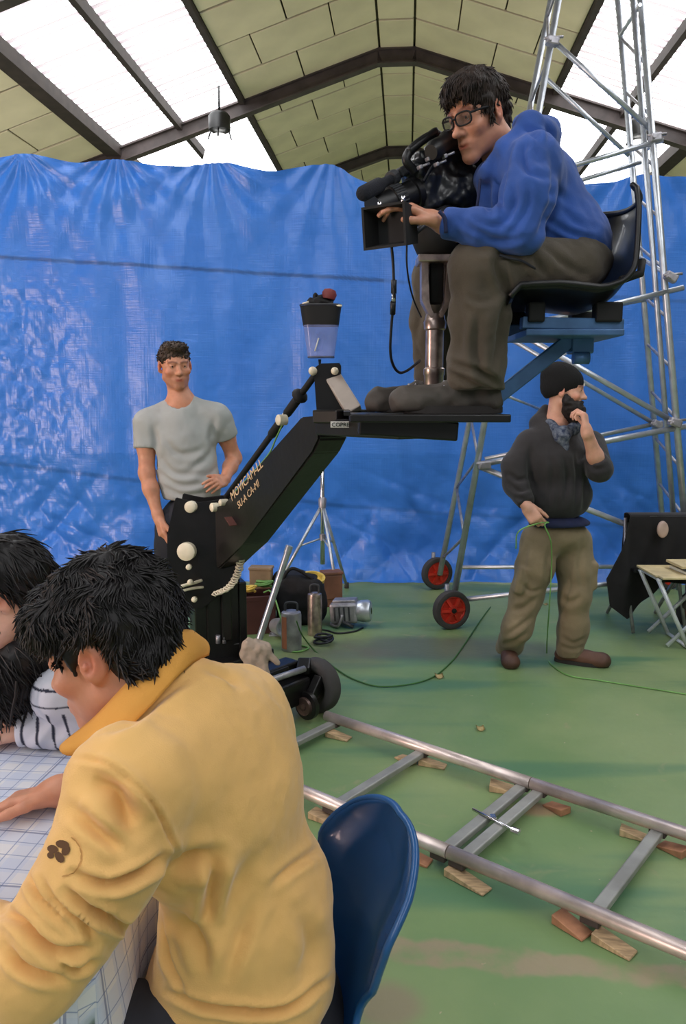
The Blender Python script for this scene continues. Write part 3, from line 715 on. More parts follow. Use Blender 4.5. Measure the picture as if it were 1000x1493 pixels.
    bp = n('ShaderNodeBump'); bp.inputs['Strength'].default_value = .25; bp.inputs['Distance'].default_value = .008; n.l(ad.outputs[0], bp.inputs['Height']); n.l(bp.outputs[0], b.inputs['Normal'])
    T_ = np.ones((len(V), 3)); uu, zz = V[:, 0], V[:, 2]   # welded seams: doubled, hence darker, bands of film
    for (x0, y0, x1, y1, w, k) in ((0, 372, 560, 410, .016, .45), (560, 410, 1000, 442, .016, .75), (0, 678, 500, 738, .02, .7), (500, 738, 1000, 772, .02, .8)):
        A_, B_ = P(x0, y0, VT), P(x1, y1, VT); ln = A_.z + (uu - A_.x) / (B_.x - A_.x) * (B_.z - A_.z)
        s = np.exp(-((zz - ln) / w) ** 4) * ((uu >= A_.x - (9 if x0 == 0 else 0)) & (uu < B_.x + (9 if x1 == 1000 else 0))); T_ *= (1 - (1 - k) * s)[:, None]
    me = npmesh('tarpaulin', V, F, T_); o = link('tarpaulin', me, m)
    tag(o, 'huge wrinkled blue polythene tarpaulin hung as a curtain across the hall', 'tarpaulin')
tarp()

# ------------------------------------------------------------------ lamps hanging from the roof
def pendant(name_label, px, py, v, s):
    c = P(px, py, v); t = thing('pendant_lamp', name_label, 'lamp', c)
    b = MB(); b.lathe(c, (0, 0, 1), [(-.1 * s, .12 * s), (-.08 * s, .15 * s), (.1 * s, .15 * s), (.14 * s, .12 * s), (.15 * s, .03 * s)], 18); b.build('ballast_box', M['lamp_black'], t, auto=40)
    for k in range(4):
        b = MB(); a = k * math.pi / 2; q = c + Vector((math.cos(a), math.sin(a), 0)) * .13 * s; b.tube([q - Vector((0, 0, .1 * s)), q * 1 - Vector((0, 0, .2 * s)) + Vector((math.cos(a), math.sin(a), 0)) * .03 * s], .012 * s, 6); b.build('bracket', M['lamp_black'], t)
    b = MB(); pr = [(-.14, .09), (-.2, .14), (-.34, .2), (-.52, .25), (-.53, .245), (-.34, .19), (-.2, .13), (-.14, .08)]
    b.lathe(c, (0, 0, 1), [(d * s, r * s) for d, r in pr], 24, caps=False); b.build('reflector', reg('lamp_glass', rgb(236, 238, 240), .2, coat=.4, emit=(1, .98, .94, .9)), t, smooth=True)
    b = MB(); b.lathe(c - Vector((0, 0, .42 * s)), (0, 0, 1), [(0, .02 * s), (.03 * s, .07 * s), (.12 * s, .075 * s), (.26 * s, .04 * s)], 14); b.build('bulb', reg('bulb_lit', (1, 1, 1), .4, emit=(1, .97, .92, 6.)), t, smooth=True)
    top = ZR - abs(c.dot(HB) - B0) * SL
    b = MB(); b.tube([c + Vector((0, 0, .14 * s)), Vector((c.x, c.y, top + .1))], .018 * s, 6); b.build('suspension_rod', M['lamp_black'], t)
pendant('high bay pendant lamp with black top hanging above the left of the tarpaulin', 320, 181, 13.3, 1.16)
pendant('high bay pendant lamp hanging behind the scaffold tower at right', 931, 190, 12.4, 1.08)

# ------------------------------------------------------------------ scaffold tower
def tower():
    t = thing('scaffold_tower', 'tall tapering galvanised scaffold tower on red castors behind the bearded man', 'scaffold', G(820, 880))
    def tb(nm, a, c, r, m='galv', ext=0.):
        a, c = P(*a), P(*c); d = (c - a).normalized(); b = MB(); b.tube([a - d * ext, c + d * ext], r, 10); b.build(nm, M[m], t)
    VF, VB, TF, TB = 5.5, 6.5, 5.9, 6.35
    def up(x0, y0, v0, x1, v1, n='post', r=.024):         # a post from its foot to the frame's top and on above it
        a, c = P(x0, y0, v0), P(x1, 0, v1); c = c + (c - a) * .12; b = MB(); b.tube([a, c], r, 10); b.build(n, M['galv'], t); return a, c
    fl = up(662, 868, VF, 814, TF); bl = up(641, 838, VB, 803, TB)
    fr = up(1008, 872, VF, 934, TF); fr2 = up(990, 860, 5.6, 923, 5.95, r=.02); br = up(973, 846, VB, 901, TB)
    for k in range(15):                                  # lacing of the left side frame
        s0, s1 = k / 15 * .9 + .03, (k + 1) / 15 * .9 + .03
        a = fl[0].lerp(fl[1], s0) if k % 2 else bl[0].lerp(bl[1], s0); c = bl[0].lerp(bl[1], s1) if k % 2 else fl[0].lerp(fl[1], s1)
        b = MB(); b.tube([a, c], .011, 6); b.build('lacing', M['galv_old'], t)
    for k in range(12):                                  # and of the right
        s0 = k / 12 * .9 + .05; s1 = s0 + .04
        b = MB(); b.tube([fr[0].lerp(fr[1], s0), br[0].lerp(br[1], s1)], .011, 6); b.build('lacing', M['galv_old'], t)
    for a, c, r in (((805, 58, 5.85), (952, 192, 5.85), .018), ((797, 115, 6.35), (913, 223, 6.35), .016), ((816, 247, 5.8), (960, 206, 5.8), .018), ((820, 271, 6.3), (929, 238, 6.3), .016),
                    ((938, 222, 6.3), (960, 204, 5.82), .014), ((740, 476, 5.7), (984, 616, 5.65), .02), ((738, 491, 6.4), (958, 620, 6.4), .018), ((706, 676, 5.6), (998, 622, 5.62), .022), ((712, 668, 6.4), (960, 617, 6.4), .018),
                    ((700, 681, 5.6), (1000, 799, 5.55), .022), ((724, 569, 6.3), (820, 518, 5.8), .012), ((720, 570, 5.7), (806, 604, 6.3), .01), ((736, 482, 5.7), (990, 421, 5.7), .02), ((733, 478, 6.4), (950, 435, 6.4), .016),
                    ((934, 376, 6.4), (980, 405, 5.7), .016), ((676, 827, 6.5), (976, 826, 6.5), .018), ((686, 873, 5.46), (1010, 838, 5.5), .018), ((905, 50, 6.3), (931, 10, 5.9), .014)):
        tb('brace', a, c, r, 'galv', .03)
    for x, y, v in ((955, 201, 5.8), (984, 616, 5.6), (978, 404, 5.65), (706, 678, 5.55), (740, 478, 5.65), (958, 619, 6.35), (805, 60, 5.8), (820, 547, 5.65)):
        b = MB(); c = P(x, y, v); b.box(c, (.09, .06, .06), Matrix.Rotation(random.uniform(-.5, .5), 3, 'Y'), .012); b.tube([c + Vector((-.02, -.05, 0)), c + Vector((-.02, .05, 0))], .014, 6); b.tube([c + Vector((-.06, -.02, .01)), c + Vector((.07, -.02, .02))], .01, 6); b.build('coupler', M['galv_old'], t)
    ax = Vector((.35, -.94, 0)).normalized()
    for x, y, v, r in ((658, 886, 5.42, .14), (637, 829, 6.62, .14), (1012, 880, 5.42, .14), (975, 836, 6.62, .14)):
        c = P(x, y, v); c.z = r; w = MB(); w.lathe(c - ax * .03, ax, [(0, r * .72), (-.004, r * .84), (.002, r * .97), (.02, r), (.045, r), (.06, r * .97), (.066, r * .84), (.06, r * .72), (0, r * .72)], 32, caps=False)
        o = w.build('tyre', M['rubber'], t, auto=50)
        w = MB(); w.lathe(c - ax * .02, ax, [(0, r * .72), (.044, r * .74), (.046, r * .66), (.036, r * .6), (.036, r * .25), (.056, r * .22), (.06, r * .1)], 28)
        for k in range(6):
            a = k * math.pi / 3; u_ = ax.cross(Vector((0, 0, 1))).normalized(); d = u_ * math.cos(a) + Vector((0, 0, 1)) * math.sin(a); w.bar(c + ax * .03 + d * r * .22, c + ax * .02 + d * r * .66, .022, .02, ax)
        w.build('wheel_hub', M['red_plastic'], o, auto=40)
        w = MB(); w.lathe(c + ax * .03, ax, [(0, r * .14), (.018, r * .13), (.022, .004)], 14); w.build('axle_cap', M['black_plastic'], o, auto=40)
        w = MB(); w.tube([c - ax * .1, c + ax * .03], .014, 8); w.tube([c - ax * .07, c - ax * .07 + Vector((0, 0, .17))], .018, 8); w.build('castor_fork', M['galv_old'], t)
tower()

# ------------------------------------------------------------------ camera track: two sections on wedges
ZT = .07
RA, RB = G(480, 1045, ZT), G(1000, 1216, ZT); TD = (RB - RA).normalized(); TN = Vector((-TD.y, TD.x, 0))
if TN.y < 0: TN = -TN
NA = G(460, 1161, ZT); GAU = abs((NA - RA).dot(TN))
def tp(s, n, z=0.): q = RA + TD * s - TN * GAU * n; return Vector((q.x, q.y, z))
def st(px, py): return (G(px, py, .05) - RA).dot(TD)
s_j1, s_j2 = st(755, 1150), st(780, 1158)
sJ = (s_j1 + s_j2) / 2
def section(label, s0, s1, sl):
    t = thing('camera_track', label, 'track', tp((s0 + s1) / 2, .5), 'camera track sections')
    for n in (0, 1):
        b = MB(); b.tube([tp(s0, n, ZT), tp(s1, n, ZT)], .0245, 14)
        b.build('rail', M['rail'], t)
        for s in sl: b = MB(); b.bar(tp(s - .03, n, ZT - .026), tp(s + .03, n, ZT - .026), .034, .026, bev=.004); b.build('rail_seat', M['steel_dark'], t)
    for s in sl:
        b = MB(); b.bar(tp(s, .0, .043), tp(s, 1., .043), .045, .026, bev=.006); b.build('sleeper', M['sleeper_paint'], t)
    return t
s1_, s3_ = st(612, 1097), st(955, 1216)
section('far camera track section ending beside the dolly tyre', -.02, sJ - .002, [.03, s1_, s_j1])
section('near camera track section running out of the right edge', sJ + .002, 3.2, [s_j2, s3_, 2.9])
b = MB(); c0 = tp(sJ, .52, .055); b.tube([tp(s_j1 - .05, .5, .062), tp(s_j2 + .07, .56, .062)], .006, 6); b.lathe(tp(s_j2 + .06, .56, .062), TD, [(0, .013), (.03, .013), (.034, .006)], 10); b.box(tp(sJ, .5, .06), (.02, .03, .012), None, .002)
tag(b.build('clamp_bolt', M['chrome']), 'small chrome screw clamp joining the paired sleepers of the track', 'clamp')
def wedge(s, n, rz, l, w, h, m, label):
    c = tp(s, n); t = MB(); d = (Matrix.Rotation(rz, 3, 'Z') @ TD); q = Vector((-d.y, d.x, 0))
    A = [c - d * l / 2 - q * w / 2, c + d * l / 2 - q * w / 2, c + d * l / 2 + q * w / 2, c - d * l / 2 + q * w / 2]
    vb = [t.bm.verts.new(a + Vector((0, 0, .001))) for a in A]; vt = [t.bm.verts.new(a + Vector((0, 0, z))) for a, z in zip(A, (h, .008, .008, h))]
    t.bm.faces.new(vb[::-1]); t.bm.faces.new(vt)
    for i in range(4): t.bm.faces.new((vb[i], vb[(i + 1) % 4], vt[(i + 1) % 4], vt[i]))
    bmesh.ops.bevel(t.bm, geom=list(t.bm.edges), offset=.002, segments=1, affect='EDGES')
    tag(t.build('wooden_wedge', M[m]), label, 'wedge', 'wooden wedges under the track')
sN = (G(490, 1190) - RA).dot(TD)
for a in ((.09, .06, .2, .12, .055, .03, 'wood', 'pale wooden wedge under the far rail nearest the dolly tyre'),
          (s1_ + .06, -.0, .3, .12, .05, .03, 'wood', 'pale wooden wedge under the far rail, right of the single left sleeper'),
          (s1_ - .06, .06, 2.9, .1, .05, .03, 'wood', 'short pale wedge left of the single left sleeper, inside the far rail'),
          (s_j1 - .08, .0, .4, .12, .07, .032, 'wood', 'yellowish wedge left of the paired sleepers under the far rail'),
          (s_j2 + .08, .02, 2.8, .1, .055, .03, 'wood_red', 'reddish wedge right of the paired sleepers under the far rail'),
          (s3_ - .08, .02, .2, .1, .05, .03, 'wood', 'pale wedge under the far rail at the sleeper near the right edge'),
          (s3_ + .06, .03, 2.9, .1, .06, .03, 'wood_red', 'small dark wedge under the far rail just right of the sleeper near the right edge'),
          (sN, 1.03, .1, .15, .055, .03, 'wood', 'pale wedge under the near rail beside the yellow sweatshirt'),
          (s_j1 - .09, 1.03, .15, .12, .055, .032, 'wood_red', 'reddish wedge under the near rail left of the paired sleepers'),
          (s_j2 + .05, 1.03, -.1, .16, .055, .03, 'wood', 'long pale wedge under the near rail right of the paired sleepers'),
          (s3_ - .05, 1.03, -.2, .11, .06, .032, 'wood_red', 'orange brown wedge under the near rail, left of the rightmost sleeper'),
          (s3_ + .08, 1.03, -.1, .12, .055, .03, 'wood', 'pale wedge under the near rail, right of the rightmost sleeper')):
    wedge(*a)

# ------------------------------------------------------------------ crane dolly
def text(s, size, o, dx, dy, m, parent, ext=.0008):
    cu = bpy.data.curves.new('lettering', 'FONT'); cu.body = s; cu.size = size; cu.extrude = ext; cu.resolution_u = 2
    tmp = bpy.data.objects.new('lettering', cu); COL.objects.link(tmp); me = bpy.data.meshes.new_from_object(tmp)
    bpy.data.objects.remove(tmp); dx = Vector(dx).normalized(); dz = dx.cross(Vector(dy)).normalized(); dy = dz.cross(dx)
    me.transform(Matrix.Translation(Vector(o)) @ Matrix((dx, dy, dz)).transposed().to_4x4()); return link('lettering', me, M[m], parent)
DC = Vector((-.64, 3.93, 0))                            # middle of the dolly on the floor
def dolly():
    t = thing('camera_dolly', 'black camera crane dolly with slanted boom, platform and rider seat', 'dolly', DC)
    V3 = Vector; f = lambda a, n, z: DC + TD * a + TN * n + V3((0, 0, z)); RD = Matrix((TD, TN, V3((0, 0, 1)))).transposed()
    b = MB(); b.box(f(0, 0, .215), (.72, .3, .13), RD, .015); b.box(f(0, 0, .3), (.4, .4, .05), RD, .01); b.box(f(.3, 0, .25), (.1, .46, .07), RD, .01); b.box(f(-.3, 0, .25), (.1, .46, .07), RD, .01); b.box(f(.36, .1, .15), (.14, .26, .13), RD, .015); b.tube([f(.3, -.1, .2), f(.3, .2, .2)], .03, 10); b.build('chassis', M['black_paint'], t)
    for a in (-1, 1):
        for n in (-1, 1):
            c = f(a * .4, n * .3, .142); ax = -TN if n > 0 else -TN
            w = MB(); r = .142; w.lathe(c - TN * .04, TN, [(-.0, r * .66), (-.008, r * .8), (-.002, r * .95), (.012, r), (.03, r * 1.0), (.05, r), (.068, r), (.082, r * .95), (.088, r * .8), (.08, r * .66), (0, r * .66)], 36, caps=False)
            for g in (.016, .034, .052): pass
            ty = w.build('tyre', M['rubber'], t, auto=60)
            w = MB(); w.lathe(c - TN * .02, TN, [(0, r * .68), (-.012, r * .66), (-.004, r * .52), (.012, r * .46), (.012, r * .2), (-.024, r * .17), (-.026, r * .06)], 24)
            for k in range(5):
                an = k * 2 * math.pi / 5; d = TD * math.cos(an) + V3((0, 0, math.sin(an))); w.lathe(c - TN * .028 + d * r * .34, TN, [(0, .01), (.02, .01)], 8)
            w.build('wheel_hub', M['black_paint'], ty, auto=40)
            w = MB(); q = c - TN * .13 + TD * (.055 if a > 0 else .0) + V3((0, 0, -.055)); w.lathe(q - TN * .02, TN, [(0, .06), (.004, .072), (.03, .072), (.034, .06)], 24); w.mi = 1; w.lathe(q - TN * .034, TN, [(0, .045), (.016, .05), (.017, .02), (-.006, .018), (-.008, .004)], 20)
            w.build('track_wheel', [M['black_paint'], M['hub_metal']], t, auto=40)
            w = MB(); w.bar(q + V3((0, 0, 0)), q + TN * .1 + V3((0, 0, .12)), .05, .05, bev=.006); w.tube([c - TN * .12, c + TN * .02], .02, 10); w.bar(c - TN * .1 + V3((0, 0, .1)), c - TN * .03 - TD * .05 * a + V3((0, 0, .13)), .07, .05, bev=.01); w.build('wheel_bracket', M['black_paint'], t)
    b = MB(); b.tube([P(372, 999, 3.55), P(444, 975, 3.74)], .016, 10); b.build('axle_bar', M['galv_old'], t)
    b = MB(); b.tube([P(312, 943, 3.8), P(360, 936, 3.85)], .008, 8); b.tube([P(318, 938, 3.78), P(318, 926, 3.78)], .012, 8); b.tube([P(327, 938, 3.78), P(327, 928, 3.78)], .01, 8); b.build('lever', M['galv_old'], t)
    # column and pivot head
    b = MB(); c = P(318, 760, 3.9); RC = Matrix.Rotation(.35, 3, 'Z')
    b.box((c.x, c.y, .64), (.17, .2, .68), RC, .012); b.box((c.x + .02, c.y - .03, .72), (.05, .2, .6), RC, .008); b.box((c.x + .1, c.y, .5), (.04, .16, .42), RC, .006); b.box((c.x - .09, c.y - .02, .5), (.1, .18, .4), RC, .012); b.build('column', M['black_paint'], t)
    b = MB()
    nb = V3((.83, .5, 0)).normalized()                  # across the boom
    pl = [(262, 722), (292, 730), (330, 724), (352, 735), (352, 800), (340, 850), (300, 880), (262, 880), (250, 842), (250, 775)]
    for dv in (-.09, .09): b.prism([P(x, y, 3.86) + nb * 0 + V3((0, dv, 0)) for x, y in pl], (0, 1, 0), .022, .004)
    b.build('pivot_plates', M['black_paint'], t)
    for x, y, r in ((272, 804, .045), (278, 739, .028)):
        b = MB(); b.lathe(P(x, y, 3.745), (-.15, -1, .0), [(-.02, r), (.012, r), (.018, r * .8), (.02, r * .3)], 22); b.build('pivot_boss', M['ivory'], t, auto=40)
    b = MB()
    b.tube(spline([P(246, 868, 3.7), P(262, 856, 3.68), P(282, 850, 3.72), P(294, 846, 3.76)], 5), .008, 7); b.tube(spline([P(248, 866, 3.72), P(264, 862, 3.69), P(280, 858, 3.72), P(296, 856, 3.76)], 5), .007, 7)
    for x, y in ((278, 848), (284, 873), (276, 826)): b.lathe(P(x, y, 3.71), (0, -1, 0), [(0, .014), (.02, .014), (.024, .006)], 10)
    b.build('hydraulic_pipes', M['ivory'], t, smooth=True)
    hx = []; a0, a1, a2 = P(350, 783, 3.72), P(347, 835, 3.74), P(314, 866, 3.72)
    cl = spline([a0, P(351, 810, 3.72), a1, P(334, 856, 3.73), a2], 30)
    for i, p in enumerate(cl): an = i * 1.35; hx.append(p + V3((math.cos(an), .5 * math.sin(an), .4 * math.sin(an))) * .019)
    b = MB(); b.tube(hx, .0045, 6); b.build('coiled_cord', M['ivory'], t)
    # boom
    pts = [(300, 745, 3.92), (345, 737, 3.82), (430, 642, 3.28), (458, 608, 3.1), (484, 606, 3.0), (486, 640, 3.0), (476, 660, 3.05), (372, 792, 3.68), (336, 828, 3.86), (300, 806, 3.92)]
    A, Bq = P(320, 785, 3.88), P(470, 628, 3.06); bd = (Bq - A).normalized(); bn = bd.cross(V3((0, 0, 1))).normalized()   # bn: horizontal, toward the viewer's right
    if bn.y > 0: bn = -bn
    def on(x, y):                                       # the boom's own vertical mid plane
        r = ray(x, y); o = V3((0, 0, EYE)); k = (A - o).dot(bn) / r.dot(bn); return o + r * k
    b = MB(); b.prism([on(x, y) for x, y, _ in pts], bn, .13, .008); bo = b.build('boom', M['black_paint'], t)
    fc = lambda x, y: on(x, y)
    bu = bn.cross(bd); bu = bu if bu.z > 0 else -bu
    def lab(s, x, y, x2, y2, size, m='letter'):
        p0 = on(x, y) + bn * .0665; p1 = on(x2, y2) + bn * .0665; text(s, size, p0, p1 - p0, bu, m, bo)
    lab('MOVICAM-LL', 357, 730, 430, 650, .062); lab('SU-A CA-MI', 367, 741, 434, 668, .048)
    b = MB(); b.bar(on(356, 752) + bn * .067, on(364, 764) + bn * .067, .004, .07, bn); b.build('boom_seam', reg('rust_red', rgb(92, 50, 42), .6), bo)
    for x, y, r in ((432, 612, .022), (332, 738, .022), (345, 731, .016)):
        b = MB(); b.lathe(on(x, y) + bn * .05, bn, [(0, r), (.035, r), (.04, r * .7), (.042, .004)], 16); b.build('bolt_cap', M['ivory'], bo, auto=40)
    # levelling rod above the boom
    b = MB(); r0, r1 = P(330, 724, 3.86), P(460, 546, 3.02); L = lambda s: r0.lerp(r1, s)
    b.tube([L(0), L(.56)], .014, 10); b.tube([L(.56), L(.58), L(.66), L(.67)], [.014, .02, .02, .012], 10); b.tube([L(.72), L(.74), L(.83), L(.84)], [.012, .019, .019, .012], 10); b.tube([L(.8), L(1)], .013, 10); b.lathe(L(.86) - V3((0, .01, 0)), r1 - r0, [(-.02, .02), (0, .034), (.02, .02)], 12)
    b.build('levelling_rod', M['matt_black'], t, smooth=True)
    b = MB(); b.tube([L(.655), L(.73)], .015, 10); b.build('turnbuckle', M['ivory'], t)
    b = MB(); b.tube(spline([P(338, 722, 3.78), P(368, 690, 3.55), P(392, 662, 3.4), P(402, 640, 3.3), P(418, 606, 3.2)], 6), .004, 6); b.build('rod_cable', M['cable_green'], t)
    # head bracket
    b = MB()
    for k in (-.05, .05):
        o = V3((0, k, 0)); b.prism([P(x, y, 3.0) + o for x, y in ((458, 538), (468, 531), (496, 530), (497, 548), (478, 552), (506, 600), (505, 612), (463, 612))], (0, 1, 0), .016, .003)
    b.box(P(482, 540, 3.0), (.08, .1, .04), None, .006); b.build('head_bracket', M['black_paint'], t)
    b = MB(); b.bar(P(485, 550, 2.97), P(517, 601, 2.9), .06, .05, (0, -1, 0.2), .005); b.build('head_strut', reg('grey_cream', rgb(178, 168, 158), .5), t)
    for x, y, r in ((456, 541, .016), (488, 541, .014)):
        b = MB(); b.lathe(P(x, y, 2.93), (0, -1, 0), [(-.02, r), (.012, r), (.02, r * .6), (.022, .003)], 14); b.build('bolt_cap', M['ivory'], t, auto=40)
    # platform
    b = MB(); b.box((.263, 2.63, 1.553), (.485, .53, .024), None, .004); b.bar(V3((.012, 2.37, 1.567)), V3((.012, 2.88, 1.567)), .02, .012); b.build('platform', M['black_paint'], t)
    b = MB(); b.bar(P(486, 622, 3.0), P(610, 626, 2.55), .16, .062, bev=.006); b.bar(P(484, 607, 3.0), P(520, 607, 2.9), .2, .05, bev=.006); b.bar(V3((.05, 2.6, 1.53)), V3((.36, 2.6, 1.51)), .3, .06, bev=.006); b.build('platform_beam', M['black_paint'], t)
    b = MB(); q = P(496, 619, 2.76); b.box(q, (.068, .006, .022), None, .001); lb = b.build('platform_label', M['tag_white'], t)
    text('COPRE', .02, q + V3((-.031, -.0042, -.007)), (1, 0, 0), (0, 0, 1), 'matt_black', lb)
    # pedestal between the rider's legs
    pc = lambda y: P(632 + (600 - y) * .02, y, 2.66)
    b = MB(); z0 = 1.565; x0, y0 = pc(600).x, 2.66; zz = lambda y: P(632, y, 2.66).z
    b.lathe((x0, y0, z0), (0, 0, 1), [(0, .06), (.012, .06), (.014, .042), (zz(575) - z0, .04), (zz(572) - z0, .033), (zz(548) - z0, .033), (zz(546) - z0, .036), (zz(538) - z0, .036), (zz(536) - z0, .03), (zz(482) - z0, .03), (zz(480) - z0, .036), (zz(470) - z0, .038), (zz(466) - z0, .034), (zz(458) - z0, .03), (zz(456) - z0, .018)], 20); b.build('pedestal', M['pipe'], t, auto=40)
    b = MB(); xb, yb = pc(420).x, 2.66; ya = zz(466); yc = zz(380)
    for sx in (-1, 1): b.prism([V3((xb + sx * .018, yb, ya)), V3((xb + sx * .05, yb, ya + .06)), V3((xb + sx * .052, yb, yc)), V3((xb + sx * .03, yb, yc)), V3((xb + sx * .028, yb, ya + .05)), V3((xb + sx * .005, yb, ya + .01))], (0, 1, 0), .07, .004)
    b.box((xb, yb, yc), (.13, .11, .025), None, .005); b.build('pedestal_fork', M['pipe'], t)
    b = MB(); b.box((xb + .0, yb, (ya + yc) / 2 + .03), (.045, .05, .15), None, .01); b.tube([(xb + .075, yb - .03, yc - .02), (xb + .07, yb - .03, ya - .04)], .013, 8); b.lathe((xb + .06, yb - .05, yc - .02), (0, -1, .0), [(0, .025), (.03, .025)], 14); b.build('tilt_screw', M['matt_black'], t, auto=40)
    b = MB(); b.lathe((xb + .005, yb, yc + .012), (0, 0, 1), [(0, .05), (.01, .07), (.05, .088), (.075, .09), (.085, .07), (.115, .065), (.12, .04)], 24); b.build('tripod_head', M['matt_black'], t, auto=40)
    b = MB(); b.tube([(xb + .05, yb - .07, yc + .05), (xb + .12, yb - .02, yc + .07)], .008, 8); b.build('pan_lever', M['chrome'], t)
    # rider seat
    sv = 2.58; c = P(812, 437, sv); sx, sz = c.x, c.z
    def shell(s, q):                                    # seat pan curling up into the back; s front..top, q across
        w = (q - .5) * 2
        prof = [(-.2, -.035), (-.17, 0), (-.05, .004), (.07, -.01), (.13, .01), (.168, .06), (.19, .14), (.21, .23), (.222, .3), (.23, .32)]
        k = s * (len(prof) - 1); i = min(int(k), len(prof) - 2); fr = k - i; x = prof[i][0] * (1 - fr) + prof[i + 1][0] * fr; z = prof[i][1] * (1 - fr) + prof[i + 1][1] * fr
        wid = (.236 if s < .5 else .236 - .03 * (s - .5) * 2) + .008 * math.sin(s * 3.0); bk = max(0, (s - .5) * 2); cr = abs(w) ** 2.4
        return V3((sx + x - cr * .07 * bk, sv + w * wid * (1 - .12 * bk * s), sz - .036 + z + cr * .05 * (1 - bk) + .02 * bk * cr))
    b = MB(); b.grid(shell, 28, 16); r = bmesh.ops.solidify(b.bm, geom=list(b.bm.faces), thickness=.012); so = b.build('seat', reg('seat_plastic', rgb(34, 33, 38), .3, coat=.3), t, smooth=True)
    b = MB(); b.tube([shell(0 + i / 28, 0) for i in range(29)], .009, 8); b.tube([shell(1, i / 12) for i in range(13)], .009, 8); b.tube([shell(i / 28, 1) for i in range(29)], .009, 8); b.build('seat_rim', M['black_plastic'], so)
    b = MB(); b.tube([V3((sx + .13, sv - .205, sz + .03)), V3((sx + .19, sv - .2, sz + .05)), V3((sx + .2, sv - .18, sz + .09))], .012, 8); b.build('seat_hinge', M['matt_black'], so)
    for bx, bw in ((-.1, .05), (.12, .08)):
        for by in (-.13, .13): b = MB(); b.box((sx + bx, sv + by, sz - .055), (bw, .055, .06), None, .006); b.build('seat_block', M['matt_black'], t)
    b = MB()
    for k in (-.12, .12): b.bar((sx - .14, sv + k, sz - .085), (sx + .17, sv + k, sz - .092), .045, .036, bev=.004)
    b.box((sx + .02, sv, sz - .115), (.3, .3, .02), None, .004); b.bar((sx + .1, sv - .14, sz - .07), (sx + .15, sv - .14, sz - .064), .02, .012); b.build('seat_rail', M['blue_steel'], t)
    b = MB(); p = P(846, 500, sv); b.box((p.x, p.y, p.z + .01), (.07, .07, .09), None, .006); b.tube([(p.x - .03, p.y - .03, p.z - .05), (p.x + .02, p.y - .03, p.z - .05)], .02, 10); b.bar(P(838, 490, sv), P(716, 586, sv + .02), .05, .046, bev=.004); b.bar(P(720, 584, sv), P(712, 602, sv), .05, .05, bev=.004); b.build('seat_arm', M['blue_steel'], t)
dolly()

